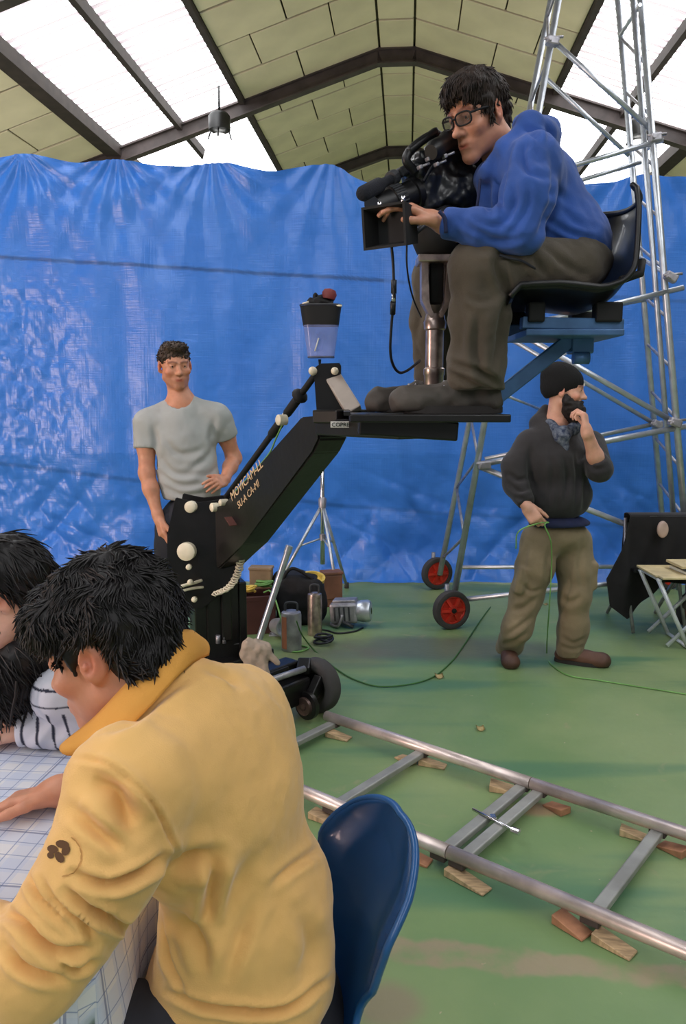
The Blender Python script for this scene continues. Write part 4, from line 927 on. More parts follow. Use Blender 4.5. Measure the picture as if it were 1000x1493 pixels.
# ------------------------------------------------------------------ light stand with a clear bin of gear on top
V3 = Vector
def light_stand():
    c = P(470, 735, 6.35); t = thing('light_stand', 'silver tripod light stand standing in front of the tarpaulin behind the boom', 'stand', (c.x, c.y, 0))
    top = P(466, 524, 6.35); b = MB(); b.tube([(c.x, c.y, c.z - .5), c, (c.x, c.y, 1.3)], .02, 10); b.tube([(c.x, c.y, 1.25), (top.x, c.y, top.z)], .013, 10); b.build('pole', M['chrome'], t)
    b = MB(); b.lathe((c.x, c.y, c.z - .03), (0, 0, 1), [(0, .03), (.07, .035), (.09, .02)], 12); b.lathe((c.x, c.y, c.z - .3), (0, 0, 1), [(0, .026), (.05, .026)], 12); b.build('collar', M['galv_old'], t, auto=40)
    for x, y in ((-.42, -.1), (.14, -.34), (.2, .3)):
        b = MB(); f = V3((c.x + x, c.y + y, .02)); b.tube([(c.x, c.y, c.z), f], .014, 8); b.tube([(c.x, c.y, c.z - .28), V3((c.x, c.y, c.z)).lerp(f, .45)], .008, 6); l = b.build('leg', M['galv'], t)
        b = MB(); b.tube([f + V3((0, 0, .03)), f - V3((0, 0, .018))], .02, 8); b.build('rubber_foot', M['rubber'], l)
    # bin
    v = 6.3; q = lambda x, y: P(x, y, v); o = P(468, 522, v); zt = P(468, 446, v).z
    k = thing('gear_bin', 'clear plastic bin of dark gear with red top on the light stand', 'bin', o)
    b = MB(); h = zt - o.z
    def ring(s, th): w = .105 + .055 * s; n = 4.; cc, ss = math.cos(th), math.sin(th); r = (abs(cc) ** n + abs(ss) ** n) ** (-1 / n); return V3((o.x + r * cc * w, o.y + r * ss * w * .75, o.z + h * s))
    b.grid(lambda s, tt: ring(s, tt * 2 * math.pi), 8, 40); b.build('bin_wall', reg('clear_plastic', rgb(150, 158, 210), .12, alpha=.42), k, smooth=True)
    b = MB(); b.tube([ring(1, a * math.pi / 20) for a in range(40)], .007, 6, closed=True); b.build('bin_rim', M['dark_grey'], k)
    b = MB(); b.prism([ring(.02, a * math.pi / 20) for a in range(40)], (0, 0, 1), .01); b.build('bin_base', M['dark_grey'], k)
    b = MB(); b.grid(lambda s, tt: ring(.62 + .36 * s, tt * 2 * math.pi).lerp(V3((o.x, o.y, o.z + h * (.62 + .36 * s))), -.012), 2, 40); b.prism([ring(.63, a * math.pi / 20).lerp(V3((o.x, o.y, o.z + h * .63)), .06) for a in range(40)], (0, 0, 1), .01); b.build('bin_lining', M['matt_black'], k)
    fl = Flesh()
    for i in range(26): a = random.uniform(0, 6.28); r = random.uniform(0, .1); fl.cap((o.x + r * math.cos(a), o.y + .7 * r * math.sin(a), zt - .02 + random.uniform(0, .06)), (o.x + r * math.cos(a + 1), o.y + .7 * r * math.sin(a + 1), zt + random.uniform(0, .09)), .022, .016, .006)
    garment('clamps', fl, .006, M['matt_black'], k)
    b = MB(); b.lathe((o.x + .06, o.y - .02, zt + .05), (.2, 0, 1), [(0, .05), (.04, .06), (.07, .045), (.08, .01)], 14); b.build('red_cap', reg('dull_red', rgb(120, 46, 44), .6), k, auto=40)
    for x, y, l in ((441, 443, -.3), (456, 447, .9), (466, 446, .5), (472, 449, .7), (489, 445, .1), (459, 455, -.6)):
        b = MB(); p = P(x, y, v - .1); b.tube([p, p + V3((math.cos(l), 0, -math.sin(l))) * .05], .008, 6); b.build('clamp_jaw', M['ivory'], k)
    b = MB(); p = P(459, 512, v - .1); b.tube([p, p + V3((.03, 0, .1))], .006, 6); b.build('strip_tag', M['tag_white'], k)
light_stand()

# ------------------------------------------------------------------ gear on the floor behind the dolly
def canister(label, px, py, h, r, v=None, stripe=None, m='galv_old'):
    c = G(px, py); t = thing('metal_canister', label, 'canister', c)
    b = MB(); b.lathe(c, (0, 0, 1), [(0, r * .96), (.008, r), (h - .03, r), (h - .01, r * .94), (h, r * .6), (h + .004, .004)], 24); b.build('cylinder', M[m], t, auto=40)
    b = MB(); b.tube(spline([c + V3((-r * .6, 0, h)), c + V3((-r * .5, 0, h + .05)), c + V3((r * .5, 0, h + .05)), c + V3((r * .6, 0, h))], 5), .008, 8); b.build('handle', M['dark_grey'], t)
    if stripe:
        b = MB(); b.grid(lambda s, q: c + V3((r * 1.012 * math.cos(3.6 + s * .7), r * 1.012 * math.sin(3.6 + s * .7), .02 + (h - .05) * q)), 6, 1); b.build('stripe', reg('stripe_orange', rgb(180, 112, 84), .6), t)
for x, y, m_, lb in ((398, 872, 'cable_green', 'green cable looping out of the crate and down to the floor by the canister'), (470, 905, 'cable_black', 'dark cable trailing over the floor before the spotlight')):
    q = P(x, y, 5.25); g = G(x + 16, y + 74, .008) if y < 900 else G(x + 6, y + 14, .008); b = MB()
    pts = [q + V3((-.07, .08, .02)), q + V3((-.02, .0, .05)), q + V3((.03, -.1, .0)), q.lerp(g, .6) + V3((.03, -.06, 0)), g, g + V3((.09, -.06, 0)), g + V3((.16, .02, 0)), g + V3((.1, .08, 0))] if y < 900 else [g + V3((-.12, .05, 0)), g, g + V3((.08, -.07, 0)), g + V3((.2, -.02, 0)), g + V3((.26, .07, 0))]
    b.tube(spline(pts, 8), .006, 6); tag(b.build('loose_cable', M[m_], None), lb, 'cable')
canister('grey metal canister with an orange stripe on the floor behind the dolly', 425, 947, .262, .066, stripe=1)
canister('slim grey metal canister with a bright top beside the black bag', 459, 925, .3, .05, m='pipe')
def bag():
    c = G(440, 905); t = thing('equipment_bag', 'black nylon bag lying behind the grey canisters', 'bag', c); fl = Flesh()
    fl.box((c.x - .02, c.y, .17), (.17, .15, .165), None, .06, .02).ell((c.x - .05, c.y, .33), (.15, .13, .05), k=.05).ell((c.x + .1, c.y - .05, .14), (.09, .12, .12), k=.05)
    garment('bag_body', fl, .012, M['nylon'], t, [lambda V, Nn: .02 * vnoise(V / .08, 3)])
    b = MB(); b.tube(spline([(c.x - .15, c.y - .1, .3), (c.x - .06, c.y - .12, .42), (c.x + .1, c.y - .1, .33)], 8), .012, 8); b.build('strap', M['matt_black'], t)
    q = P(456, 848, c.y - .03); b = MB(); b.lathe(q + V3((0, 0, .01)), (.1, -.3, 1), [(0, .085), (.03, .09), (.034, .07), (.01, .06)], 24); tag(b.build('yellow_tape_roll', M['yellow_tape'], None, auto=40), 'flat roll of yellow tape lying on top of the black bag', 'tape')
    q = G(487, 885); b = MB(); b.box((q.x - .02, q.y + .05, .16), (.15, .12, .2), Matrix.Rotation(.3, 3, 'Z'), .012); b.box((q.x - .02, q.y + .05, .27), (.16, .13, .02), Matrix.Rotation(.3, 3, 'Z'), .004); b.box((q.x - .02, q.y + .05, .03), (.13, .1, .06), Matrix.Rotation(.3, 3, 'Z'), .006)
    tag(b.build('orange_case', M['orange_case'], None), 'dull orange box between the black bag and the metal spotlight', 'box')
bag()
def cable_heap(label, px, py, m, n=5, r=.09, dz=.0, rc=.008, z=None, cat='cable', grp=None):
    c = G(px, py) if z is None else G(px, py, z); b = MB(); pts = []
    for i in range(n * 14):
        a = i / 14 * 2 * math.pi; rr = r * (1 + .25 * math.sin(a * .37) + .15 * math.sin(a * 1.7)); pts.append(c + V3((rr * math.cos(a), rr * .9 * math.sin(a), rc + .008 * n * (i / (n * 14)) + .015 * (1 + math.sin(a * .61 + n)) + dz)))
    b.tube(pts, rc, 6); tag(b.build('cable_coil', M[m], None), label, cat, grp)
cable_heap('small tangle of dark and white cable on the floor right of the grey canister', 472, 938, 'cable_black', 3, .06)
def crate():
    c = G(372, 918); t = thing('tool_crate', 'dark red open crate of cables right behind the dolly column', 'crate', c); R = Matrix.Rotation(.2, 3, 'Z'); w, d, h = .26, .22, .27; m = reg('crate_red', rgb(74, 40, 36), .5)
    for nm, x, y, sx, sy in (('crate_side', -w / 2, 0, .014, d), ('crate_side', w / 2, 0, .014, d), ('crate_side', 0, -d / 2, w, .014), ('crate_side', 0, d / 2, w, .014)):
        b = MB(); b.box(c + R @ V3((x, y, h / 2)), (sx, sy, h), R, .004); b.bar(c + R @ V3((x - sx / 2 * .96, y - sy / 2 * .96, h - .02)), c + R @ V3((x + sx / 2 * .96, y + sy / 2 * .96, h - .02)), .02, .03, bev=.003); b.build(nm, m, t)
    b = MB(); b.box(c + V3((0, 0, .012)), (w, d, .02), R); b.build('crate_floor', m, t)
    cable_heap('yellow cable coiled on top of the crate', 362, 865, 'yellow_tape', 4, .045, z=.275); cable_heap('green cable coiled on top of the crate', 385, 858, 'cable_green', 4, .05, z=.275); cable_heap('black cable coiled deep in the crate', 372, 893, 'cable_black', 4, .05, z=.1)
    b = MB(); q = P(381, 838, 5.6); b.box((q.x, q.y, .2), (.16, .1, .4), Matrix.Rotation(-.1, 3, 'Z'), .008); b.box((q.x, q.y, .405), (.17, .11, .02), Matrix.Rotation(-.1, 3, 'Z'), .004)
    tag(b.build('cardboard_box', reg('card', rgb(150, 126, 98), .8), None), 'brown cardboard box standing behind the dark red crate', 'box')
    q = G(401, 926); b = MB(); b.lathe(V3((q.x, q.y, .07)), (.6, -.75, .1), [(0, .05), (.1, .065), (.12, .07), (.12, .06), (.06, .02)], 18); b.box((q.x, q.y, .006), (.08, .08, .012), None, .003); b.bar((q.x, q.y, .01), (q.x, q.y, .06), .02, .05)
    tag(b.build('small_lamp', M['galv'], None, auto=40), 'small silver lamp head on the floor behind the leaning pole', 'lamp')
crate()
b = MB(); a0, a1 = G(376, 938, .03), P(422, 796, 5.05); b.tube([a0, a1], .022, 14); b.lathe(a1, a1 - a0, [(-.05, .025), (.0, .025), (.004, .018)], 14)
tag(b.build('silver_pole', M['galv'], None, auto=40), 'thick silver pole leaning upright behind the dolly and canisters', 'pole')
def spotlight():
    c = G(513, 912); t = thing('spotlight', 'silver grey spotlight lying on the floor in front of the tarpaulin', 'lamp', c); ax = V3((.97, -.2, .08)).normalized(); o = V3((c.x - .05, c.y, .105))
    R = frame(ax); b = MB(); b.box(o, (.15, .2, .15), R, .02); b.box(o + V3((0, 0, .08)), (.1, .17, .03), R, .008); b.build('housing', M['galv_old'], t)
    b = MB(); b.lathe(o + ax * .09, ax, [(0, .07), (.03, .078), (.08, .08), (.1, .07), (.104, .055)], 24); b.build('lens_barrel', M['galv'], t, auto=40)
    b = MB(); b.lathe(o + ax * .18, ax, [(0, .054), (.012, .04), (.016, .01)], 20); b.build('lens', M['glass_dark'], t, smooth=True)
    b = MB(); y = ax.cross(V3((0, 0, 1))).normalized()
    b.tube(spline([o + y * .1, o + y * .1 - V3((.03, 0, .08)), o - V3((.1, 0, .09)), o - y * .1 - V3((.03, 0, .08)), o - y * .1], 6), .011, 8); b.build('yoke', M['galv_old'], t)
    b = MB()
    for k in range(4): b.box(o + ax * (-.06 + .035 * k) - y * -.078, (.006, .012, .1), R)
    b.tube([o + V3((-.03, -.08, -.05)), o + V3((.06, -.09, -.09))], .012, 8); b.build('cooling_fins', M['dark_grey'], t)
spotlight()
# thin green cable over the floor
b = MB(); b.tube(spline([G(432, 905, .25), G(440, 925, .15), G(458, 948, .006), G(490, 975, .006), G(520, 992, .006), G(560, 1001, .006), G(620, 992, .006), G(655, 968, .006), G(680, 935, .006), G(700, 905, .006), G(715, 885, .006)], 10), .0045, 6)
tag(b.build('floor_cable', M['cable_floor'], None), 'thin green cable curving over the floor between canisters and tower', 'cable')
for i, (x, y, s, lb) in enumerate(((640, 988, .02, 'curled scrap of yellowish paper on the floor below the green cable loop'), (700, 1064, .016, 'small pale scrap of paper on the open floor above the track'), (795, 882, .014, 'tiny yellow paper scrap on the floor between the bearded man and tower'))):
    c = G(x, y); b = MB(); b.grid(lambda p, q: c + V3(((p - .5) * 2.4 * s, (q - .5) * 3 * s, .003 + 1.2 * s * (p - .5) ** 2 * 4 * .5 + .3 * s * q)), 6, 4); bmesh.ops.solidify(b.bm, geom=list(b.bm.faces), thickness=.001)
    tag(b.build('paper_scrap', reg('scrap', rgb(226, 206, 150), .7), None), lb, 'paper')
# work glove on the dolly
def glove():
    c = P(372, 950, 3.66); t = Flesh()
    t.box((c.x, c.y, c.z - .0), (.07, .05, .055), Matrix.Rotation(.3, 3, 'Y'), .03, .02)
    for k in range(4): t.cap((c.x - .04 + .028 * k, c.y - .03, c.z - .03), (c.x - .02 + .028 * k, c.y - .05, c.z - .14 + .012 * k), .017, .014, .008)
    t.cap((c.x + .04, c.y - .02, c.z + .02), (c.x + .11, c.y - .02, c.z - .05), .022, .016, .012)
    o = garment('work_glove', t, .006, M['glove'], None, [lambda V, Nn: .006 * vnoise(V / .02, 5)]); tag(o, 'grey brown leather work glove draped over the front of the dolly', 'glove')
glove()

# ------------------------------------------------------------------ right edge: black cloth over a chair, camp table
def black_chair():
    v = 5.5; t = thing('folding_chair', 'folding chair under black cloth at the right edge, only its pale back shows', 'chair', (P(960, 750, v).x, v + .2, 0)); zt = P(945, 752, v).z
    x0, x1 = P(915, 750, v).x, P(990, 750, v).x
    for x in (x0, x1):
        b = MB(); b.tube([(x, v + .04, zt - .02), (x, v - .0, .45), (x, v - .22, .01)], .013, 8); b.build('leg', M['galv_old'], t); b = MB(); b.tube([(x, v - .1, .45), (x, v + .32, .01)], .013, 8); b.build('leg', M['galv_old'], t)
    b = MB(); b.box(((x0 + x1) / 2, v + .0, .44), (x1 - x0, .36, .025), None, .008); b.build('seat', M['black_plastic'], t)
    c = P(967, 772, v - .15); b = MB(); b.lathe(c, (.1, -1, .1), [(-.03, .03), (-.012, .052), (0, .048), (.006, .03), (.008, .003)], 26); bmesh.ops.scale(b.bm, vec=(.8, 1, 1.15), space=Matrix.Translation(-c), verts=b.bm.verts); o = b.build('back_pad', reg('pale_pad', rgb(196, 170, 156), .5), t, smooth=True); o['label'] = 'pale oval pad'
    # cloth
    nu, nv = 60, 70; L = [(935, 748), (918, 790), (908, 830), (896, 868), (893, 875)]
    def f(s, q):
        # s across (left..right), q from the top down the front; the left corner hangs lowest
        lo = -.06 + .42 * min(1, abs(s - .14) / .5) if s < .64 else .36
        xl = np.interp(q, [0, .35, .7, 1], [0, .05, .14, .12]); xa = x0 - .0 - xl * (1 - s) ** 1.2 * 1.2; x = xa + (x1 + .2 - xa) * s
        if s < .14: lo = .08 + (.14 - s) / .14 * .09
        else: lo = .08 + (s - .14) / .3 * .26 if s < .44 else .34
        z = zt + .01 - (zt - lo) * q; w = np.array([[x / .07, 1., z / .5]]); wr = .016 * vnoise(w, 4)[0] * min(1, q * 4) + .02 * math.sin(s * 24 + q * 2) * q
        return V3((x, v - .05 - .05 * math.sqrt(q) - .05 * q + wr, z))
    b = MB(); b.grid(f, nu, nv); b.grid(lambda s, q: V3((f(s, 0).x, v - .05 + .12 * q, zt + .01 + .012 * math.sin(q * math.pi))), nu, 6); b.grid(lambda s, q: V3((f(s, 0).x, v + .07 + .03 * q, zt + .01 - .5 * q)), nu, 8)
    bmesh.ops.remove_doubles(b.bm, verts=b.bm.verts, dist=.0005); bmesh.ops.solidify(b.bm, geom=list(b.bm.faces), thickness=.004); tag(b.build('black_cloth', M['black_cloth'], None, smooth=True), 'black cloth draped over the folding chair with one long pointed corner', 'cloth')
black_chair()
def camp_table():
    v = 5.12; a = P(944, 832, v); t = thing('camp_table', 'low cream wooden camp table on white crossed legs at the right edge', 'table', (a.x + .25, v, 0)); z = a.z - .01
    for k in range(6):
        b = MB(); y = v - .17 + .068 * k; b.bar((a.x + .02 * (k == 0), y, z), (a.x + .62, y, z), .062, .014, bev=.003); b.build('slat', M['cream_wood'], t)
    for y in (v - .16, v + .16):
        e = G(990, 938); b = MB(); b.tube([(a.x + .01, y, z - .015), (e.x, y - .02, .014)], .014, 10); b.build('leg', M['white_metal'], t); b = MB(); b.tube([(a.x + .55, y + .02, z - .015), (a.x + .1, y + .02, .014)], .014, 10); b.build('leg', M['white_metal'], t)
    b = MB(); b.tube([(a.x + .02, v - .17, z - .02), (a.x + .02, v + .17, z - .02)], .01, 8); b.tube([(G(990, 938).x, v - .18, .014), (G(990, 938).x, v + .16, .014)], .012, 8); b.build('stretcher', M['white_metal'], t)
    c = V3((a.x + .26, v - .02, z + .008))
    b = MB(); b.box(c + V3((.1, 0, .012)), (.34, .24, .02), Matrix.Rotation(.1, 3, 'Z'), .003); tag(b.build('clipboard', M['paper'], None), 'pale writing board lying flat on the camp table', 'board')
    b = MB(); R = Matrix.Rotation(-.05, 3, 'Z')
    b.box(c + V3((.1, 0, .03)), (.32, .22, .012), R, .002); tag(b.build('dark_folder', M['dark_grey'], None), 'dark folder sandwiched between the two pale boards on the camp table', 'folder')
    b = MB(); b.box(c + V3((.08, .02, .048)), (.34, .24, .018), Matrix.Rotation(.03, 3, 'Z'), .003); tag(b.build('clipboard', M['cream_wood'], None), 'cream board topmost in the stack on the camp table', 'board')
    b = MB(); b.grid(lambda s, q: V3((a.x + .3 + .4 * s, v - .2 - .01 * math.sin(s * 9), z + .0 - .02 - .24 * q * (.75 + .25 * math.sin(s * 5)))), 20, 8); b.grid(lambda s, q: V3((a.x + .3 + .4 * s, v - .2 + .3 * q, z + .011)), 20, 2); bmesh.ops.solidify(b.bm, geom=list(b.bm.faces), thickness=.003)
    tag(b.build('black_jacket', M['black_cloth'], None), 'black cloth hanging down from the front of the camp table', 'cloth')
camp_table()

# ------------------------------------------------------------------ the shooting camera
def video_camera():
    f = V3((-.80, -.38, -.40)).normalized(); R = frame(f); X, Y, Z = R.col[0], R.col[1], R.col[2]; o = P(640, 262, 2.64)
    t = thing('video_camera', 'black shoulder video camera with matte box on the crane pedestal', 'camera', P(640, 340, 2.64)); p = lambda x, y, z: o + X * x + Y * y + Z * z
    fl = Flesh(); fl.box(p(0, -.02, 0), (.055, .13, .075), R, .02, .02).box(p(.0, -.12, -.015), (.05, .06, .085), R, .02, .02).box(p(-.0, -.03, .07), (.045, .1, .03), R, .014, .02).ell(p(-.05, -.05, -.06), (.03, .08, .06), R, .03)
    garment('camera_body', fl, .006, reg('camera_black', rgb(30, 32, 36), .38, var=.25, vscale=22, coat=.15), t, [lambda V, Nn: .007 * vnoise(V / .03, 7) + .004 * vnoise(V / .012, 8)], rough=.0)
    b = MB(); pl = P(642, 345, 2.66); b.box(p(0, -.01, -.09), (.09, .2, .025), R, .005); b.bar(p(0, -.0, -.1), pl, .08, .07, Y, .008); b.build('mount_plate', M['matt_black'], t)
    b = MB(); b.lathe(p(-.01, .1, -.01), Y, [(0, .05), (.02, .05), (.022, .043), (.06, .043), (.062, .048), (.1, .048), (.102, .044), (.14, .046), (.17, .05)], 26); b.build('lens', M['black_plastic'], t, auto=40)
    b = MB()
    for k in range(28): a = k * math.pi / 14; b.lathe(p(-.01, .165 + .0, -.01) + (X * math.cos(a) + Z * math.sin(a)) * .048, Y, [(0, .003), (.034, .003)], 5)
    b.build('focus_ring', M['dark_grey'], t)
    # matte box: a tapering hood round the lens
    R2 = frame(V3((-.55, -.82, -.12))); X2, Y2, Z2 = R2.col[0], R2.col[1], R2.col[2]; mc = P(568, 331, 2.37)
    q = lambda x, y, z: mc + X2 * x + Y2 * y + Z2 * z; b = MB(); w, h = .072, .06
    F_ = [q(sx * w, .035, sz * h) for sx, sz in ((-1, -1), (1, -1), (1, 1), (-1, 1))]; K_ = [q(sx * w * .82, -.06, sz * h * .82) for sx, sz in ((-1, -1), (1, -1), (1, 1), (-1, 1))]; I_ = [q(sx * w * .9, .035, sz * h * .88) for sx, sz in ((-1, -1), (1, -1), (1, 1), (-1, 1))]; J_ = [q(sx * w * .7, -.02, sz * h * .7) for sx, sz in ((-1, -1), (1, -1), (1, 1), (-1, 1))]
    vs = [[b.bm.verts.new(v) for v in L] for L in (K_, F_, I_, J_)]
    for A, B_ in zip(vs, vs[1:]):
        for i in range(4): b.bm.faces.new((A[i], A[(i + 1) % 4], B_[(i + 1) % 4], B_[i]))
    b.bm.faces.new(vs[0][::-1]); b.bm.faces.new(vs[3]); bmesh.ops.bevel(b.bm, geom=[e for e in b.bm.edges if e.calc_face_angle(0) > .5], offset=.004, segments=2, affect='EDGES')
    b.build('matte_box', M['matt_black'], t)
    b = MB(); b.bar(q(-.03, -.03, h * .9), q(.03, -.03, h * .9), .05, .012, Z2, .002); b.tube([q(-.04, -.01, h * .95), q(-.045, -.01, h + .02)], .006, 8); b.tube([q(.03, .0, h * .95), q(.03, .0, h + .012)], .007, 8); b.build('filter_clamp', M['chrome'], t)
    b = MB()
    for sx in (-.03, .03): b.tube([q(sx, -.04, -.04), p(sx, .02, -.085)], .0075, 8)
    b.build('support_rods', M['dark_grey'], t)
    m0, m1 = P(528, 283, 2.42), P(562, 265, 2.52); d = (m1 - m0).normalized(); b = MB(); b.lathe(m0, d, [(-.012, .008), (-.006, .018), (.004, .0225), (.1, .0225), (.106, .017), (.14, .014), (.2, .013)], 18); b.build('microphone', reg('foam', rgb(30, 32, 40), .95, bump=.5, bscale=200), t, smooth=True)
    b = MB(); e = m1 + d * .03; b.lathe(e, d, [(0, .022), (.02, .024), (.03, .022)], 14); b.bar(e + d * .015, p(-.0, .12, .06), .02, .02); b.bar(p(.0, .14, .062), p(0, .0, .075), .05, .03, Z, .006); b.build('microphone_clamp', M['dark_grey'], t)
    h0, h1, h2, h3 = P(592, 232, 2.52), P(606, 212, 2.54), P(634, 196, 2.58), P(650, 208, 2.62)
    b = MB(); b.tube(spline([P(604, 250, 2.54), h0, h1, h2, h3, P(660, 232, 2.64)], 6), [.014] * 31, 10); b.bar(P(594, 222, 2.52), P(636, 190, 2.58), .03, .022, bev=.008); b.build('carry_handle', M['black_plastic'], t, auto=50)
    b = MB(); e0, e1 = P(628, 222, 2.48), P(655, 206, 2.56); ed = (e1 - e0).normalized(); b.lathe(e0, ed, [(0, .022), (.02, .03), (.05, .03), (.08, .028), (.1, .034), (.115, .036), (.118, .02)], 18); b.bar(e0 + ed * .03, p(-.03, .03, .09), .025, .03, bev=.005); b.build('viewfinder', M['black_plastic'], t, auto=40)
    for k, (x, y) in enumerate(((624, 232), (636, 240), (648, 228), (612, 244))):
        b = MB(); c = P(x, y, 2.5); b.box(c, (.02, .012, .012), R, .003); b.tube([c, c + V3((.03, .0, .012))], .004, 6); b.build('knob', M['galv_old'], t)
    b = MB(); b.tube(spline([p(-.05, -.1, .03), p(-.08, -.02, .07), p(-.075, .06, .04), p(-.06, .1, .01)], 8), .005, 6); b.build('side_cable', M['cable_black'], t)
    b = MB(); c0 = P(571, 360, 2.38); pts = spline([c0, P(573, 385, 2.39), P(574, 415, 2.4), P(574, 438, 2.41), P(571, 470, 2.44), P(569, 510, 2.48), P(573, 532, 2.52), P(582, 543, 2.56), P(594, 540, 2.6), P(612, 526, 2.66)], 8); b.tube(pts, .0045, 8); b.tube([P(574, 408, 2.4), P(574, 428, 2.41)], .0085, 8); b.tube([P(573, 440, 2.41), P(572.5, 458, 2.43)], .0085, 8); o = b.build('hanging_cable', M['cable_black'], t)
    b = MB(); b.tube([P(574, 429, 2.41), P(573.5, 440, 2.41)], .007, 8); b.build('connector', M['chrome'], o)
    b = MB(); b.tube(spline([P(593, 356, 2.4), P(593, 385, 2.42), P(597, 415, 2.48), P(604, 440, 2.56), P(614, 462, 2.64)], 8), .0028, 6); b.build('thin_cable', M['cable_black'], t)
video_camera()

# ------------------------------------------------------------------ foreground table, cloth, blue chair
def work_table():
    z = .735; A, B_, C_, D_ = V3((-.40, 1.09, z)), V3((-.31, 2.0, z)), V3((-1.7, 2.15, z)), V3((-1.8, 1.25, z))
    t = thing('work_table', 'table hidden under the blue checked cloth in the left foreground', 'table', (-1., 1.6, 0))
    b = MB(); b.prism([q - V3((0, 0, .02)) for q in (A, B_, C_, D_)], (0, 0, 1), .03, .004); b.build('tabletop', M['cream_wood'], t)
    for q in (A, B_, C_, D_):
        c = q.lerp((A + C_) / 2, .08); b = MB(); b.tube([(c.x, c.y, z - .03), (c.x, c.y, 0)], .018, 10); b.build('leg', M['galv_old'], t)
    m = bpy.data.materials.new('checked_cotton'); m.use_nodes = True; n = N(m); bs = m.node_tree.nodes['Principled BSDF']; at = n('ShaderNodeVertexColor'); at.layer_name = 'tint'; sep = n('ShaderNodeSeparateColor'); n.l(at.outputs[0], sep.inputs[0])
    def lines(ch, sc, w, ph=0.):
        a = n('ShaderNodeMath', _operation='MULTIPLY_ADD'); n.l(sep.outputs[ch], a.inputs[0]); a.inputs[1].default_value = sc; a.inputs[2].default_value = ph
        f = n('ShaderNodeMath', _operation='FRACT'); n.l(a.outputs[0], f.inputs[0]); l = n('ShaderNodeMath', _operation='LESS_THAN'); n.l(f.outputs[0], l.inputs[0]); l.inputs[1].default_value = w; return l.outputs[0]
    col = None
    def layer(fac, c, amt):
        nonlocal col
        k = n('ShaderNodeMix'); k.data_type = 'RGBA'; g = n('ShaderNodeMath', _operation='MULTIPLY'); n.l(fac, g.inputs[0]); g.inputs[1].default_value = amt; n.l(g.outputs[0], k.inputs[0])
        if col is None: k.inputs[6].default_value = (*rgb(222, 222, 228), 1)
        else: n.l(col, k.inputs[6])
        k.inputs[7].default_value = (*c, 1); col = k.outputs[2]
    for ch in (0, 1): layer(lines(ch, 24, .5, .1), rgb(186, 198, 226), .4)
    for ch in (0, 1): layer(lines(ch, 48, .06), rgb(120, 138, 180), .7); layer(lines(ch, 12, .03, .3), rgb(96, 108, 150), .7)
    n.l(col, bs.inputs['Base Color']); bs.inputs['Roughness'].default_value = .85
    x = (D_ - A).normalized(); y = (B_ - A).normalized(); LX, LY = (D_ - A).length, (B_ - A).length; nu, nv = 90, 60; dr = .34
    S = np.concatenate([np.linspace(-dr, 0, 26), np.linspace(0, LX, nu)[1:]]); Q = np.concatenate([np.linspace(-dr, 0, 26), np.linspace(0, LY + .0, nv)[1:], np.linspace(LY, LY + dr, 14)[1:]])
    V = []; T = []
    for s in S:
        for q in Q:
            hs, hq = max(0, -s), max(0, -q) + max(0, q - LY); h = max(hs, hq); p = A + x * max(s, 0) + y * min(max(q, 0), LY); fl = .018 * math.sin((s if hq > hs else q) * 21) * min(1, h * 5)
            if hs >= hq and h: p = p - x * (.02 + fl + .05 * h)
            elif h: p = p + y * (1 if q > LY else -1) * (.02 + fl + .05 * h)
            V.append((p.x, p.y, z + .006 - h * .97 + .0025 * math.sin(s * 13 + q * 9) * (h == 0))); T.append((s / 2 + .3, q / 2 + .3, 0))
    V = np.array(V); k = len(Q); I = np.arange(len(V)).reshape(len(S), k); F = np.stack([I[:-1, :-1].ravel(), I[1:, :-1].ravel(), I[1:, 1:].ravel(), I[:-1, 1:].ravel()], 1)
    tag(link('tablecloth', npmesh('tablecloth', V, F, np.array(T)), m), 'white tablecloth with blue checks hanging over the near table edges', 'tablecloth')
work_table()
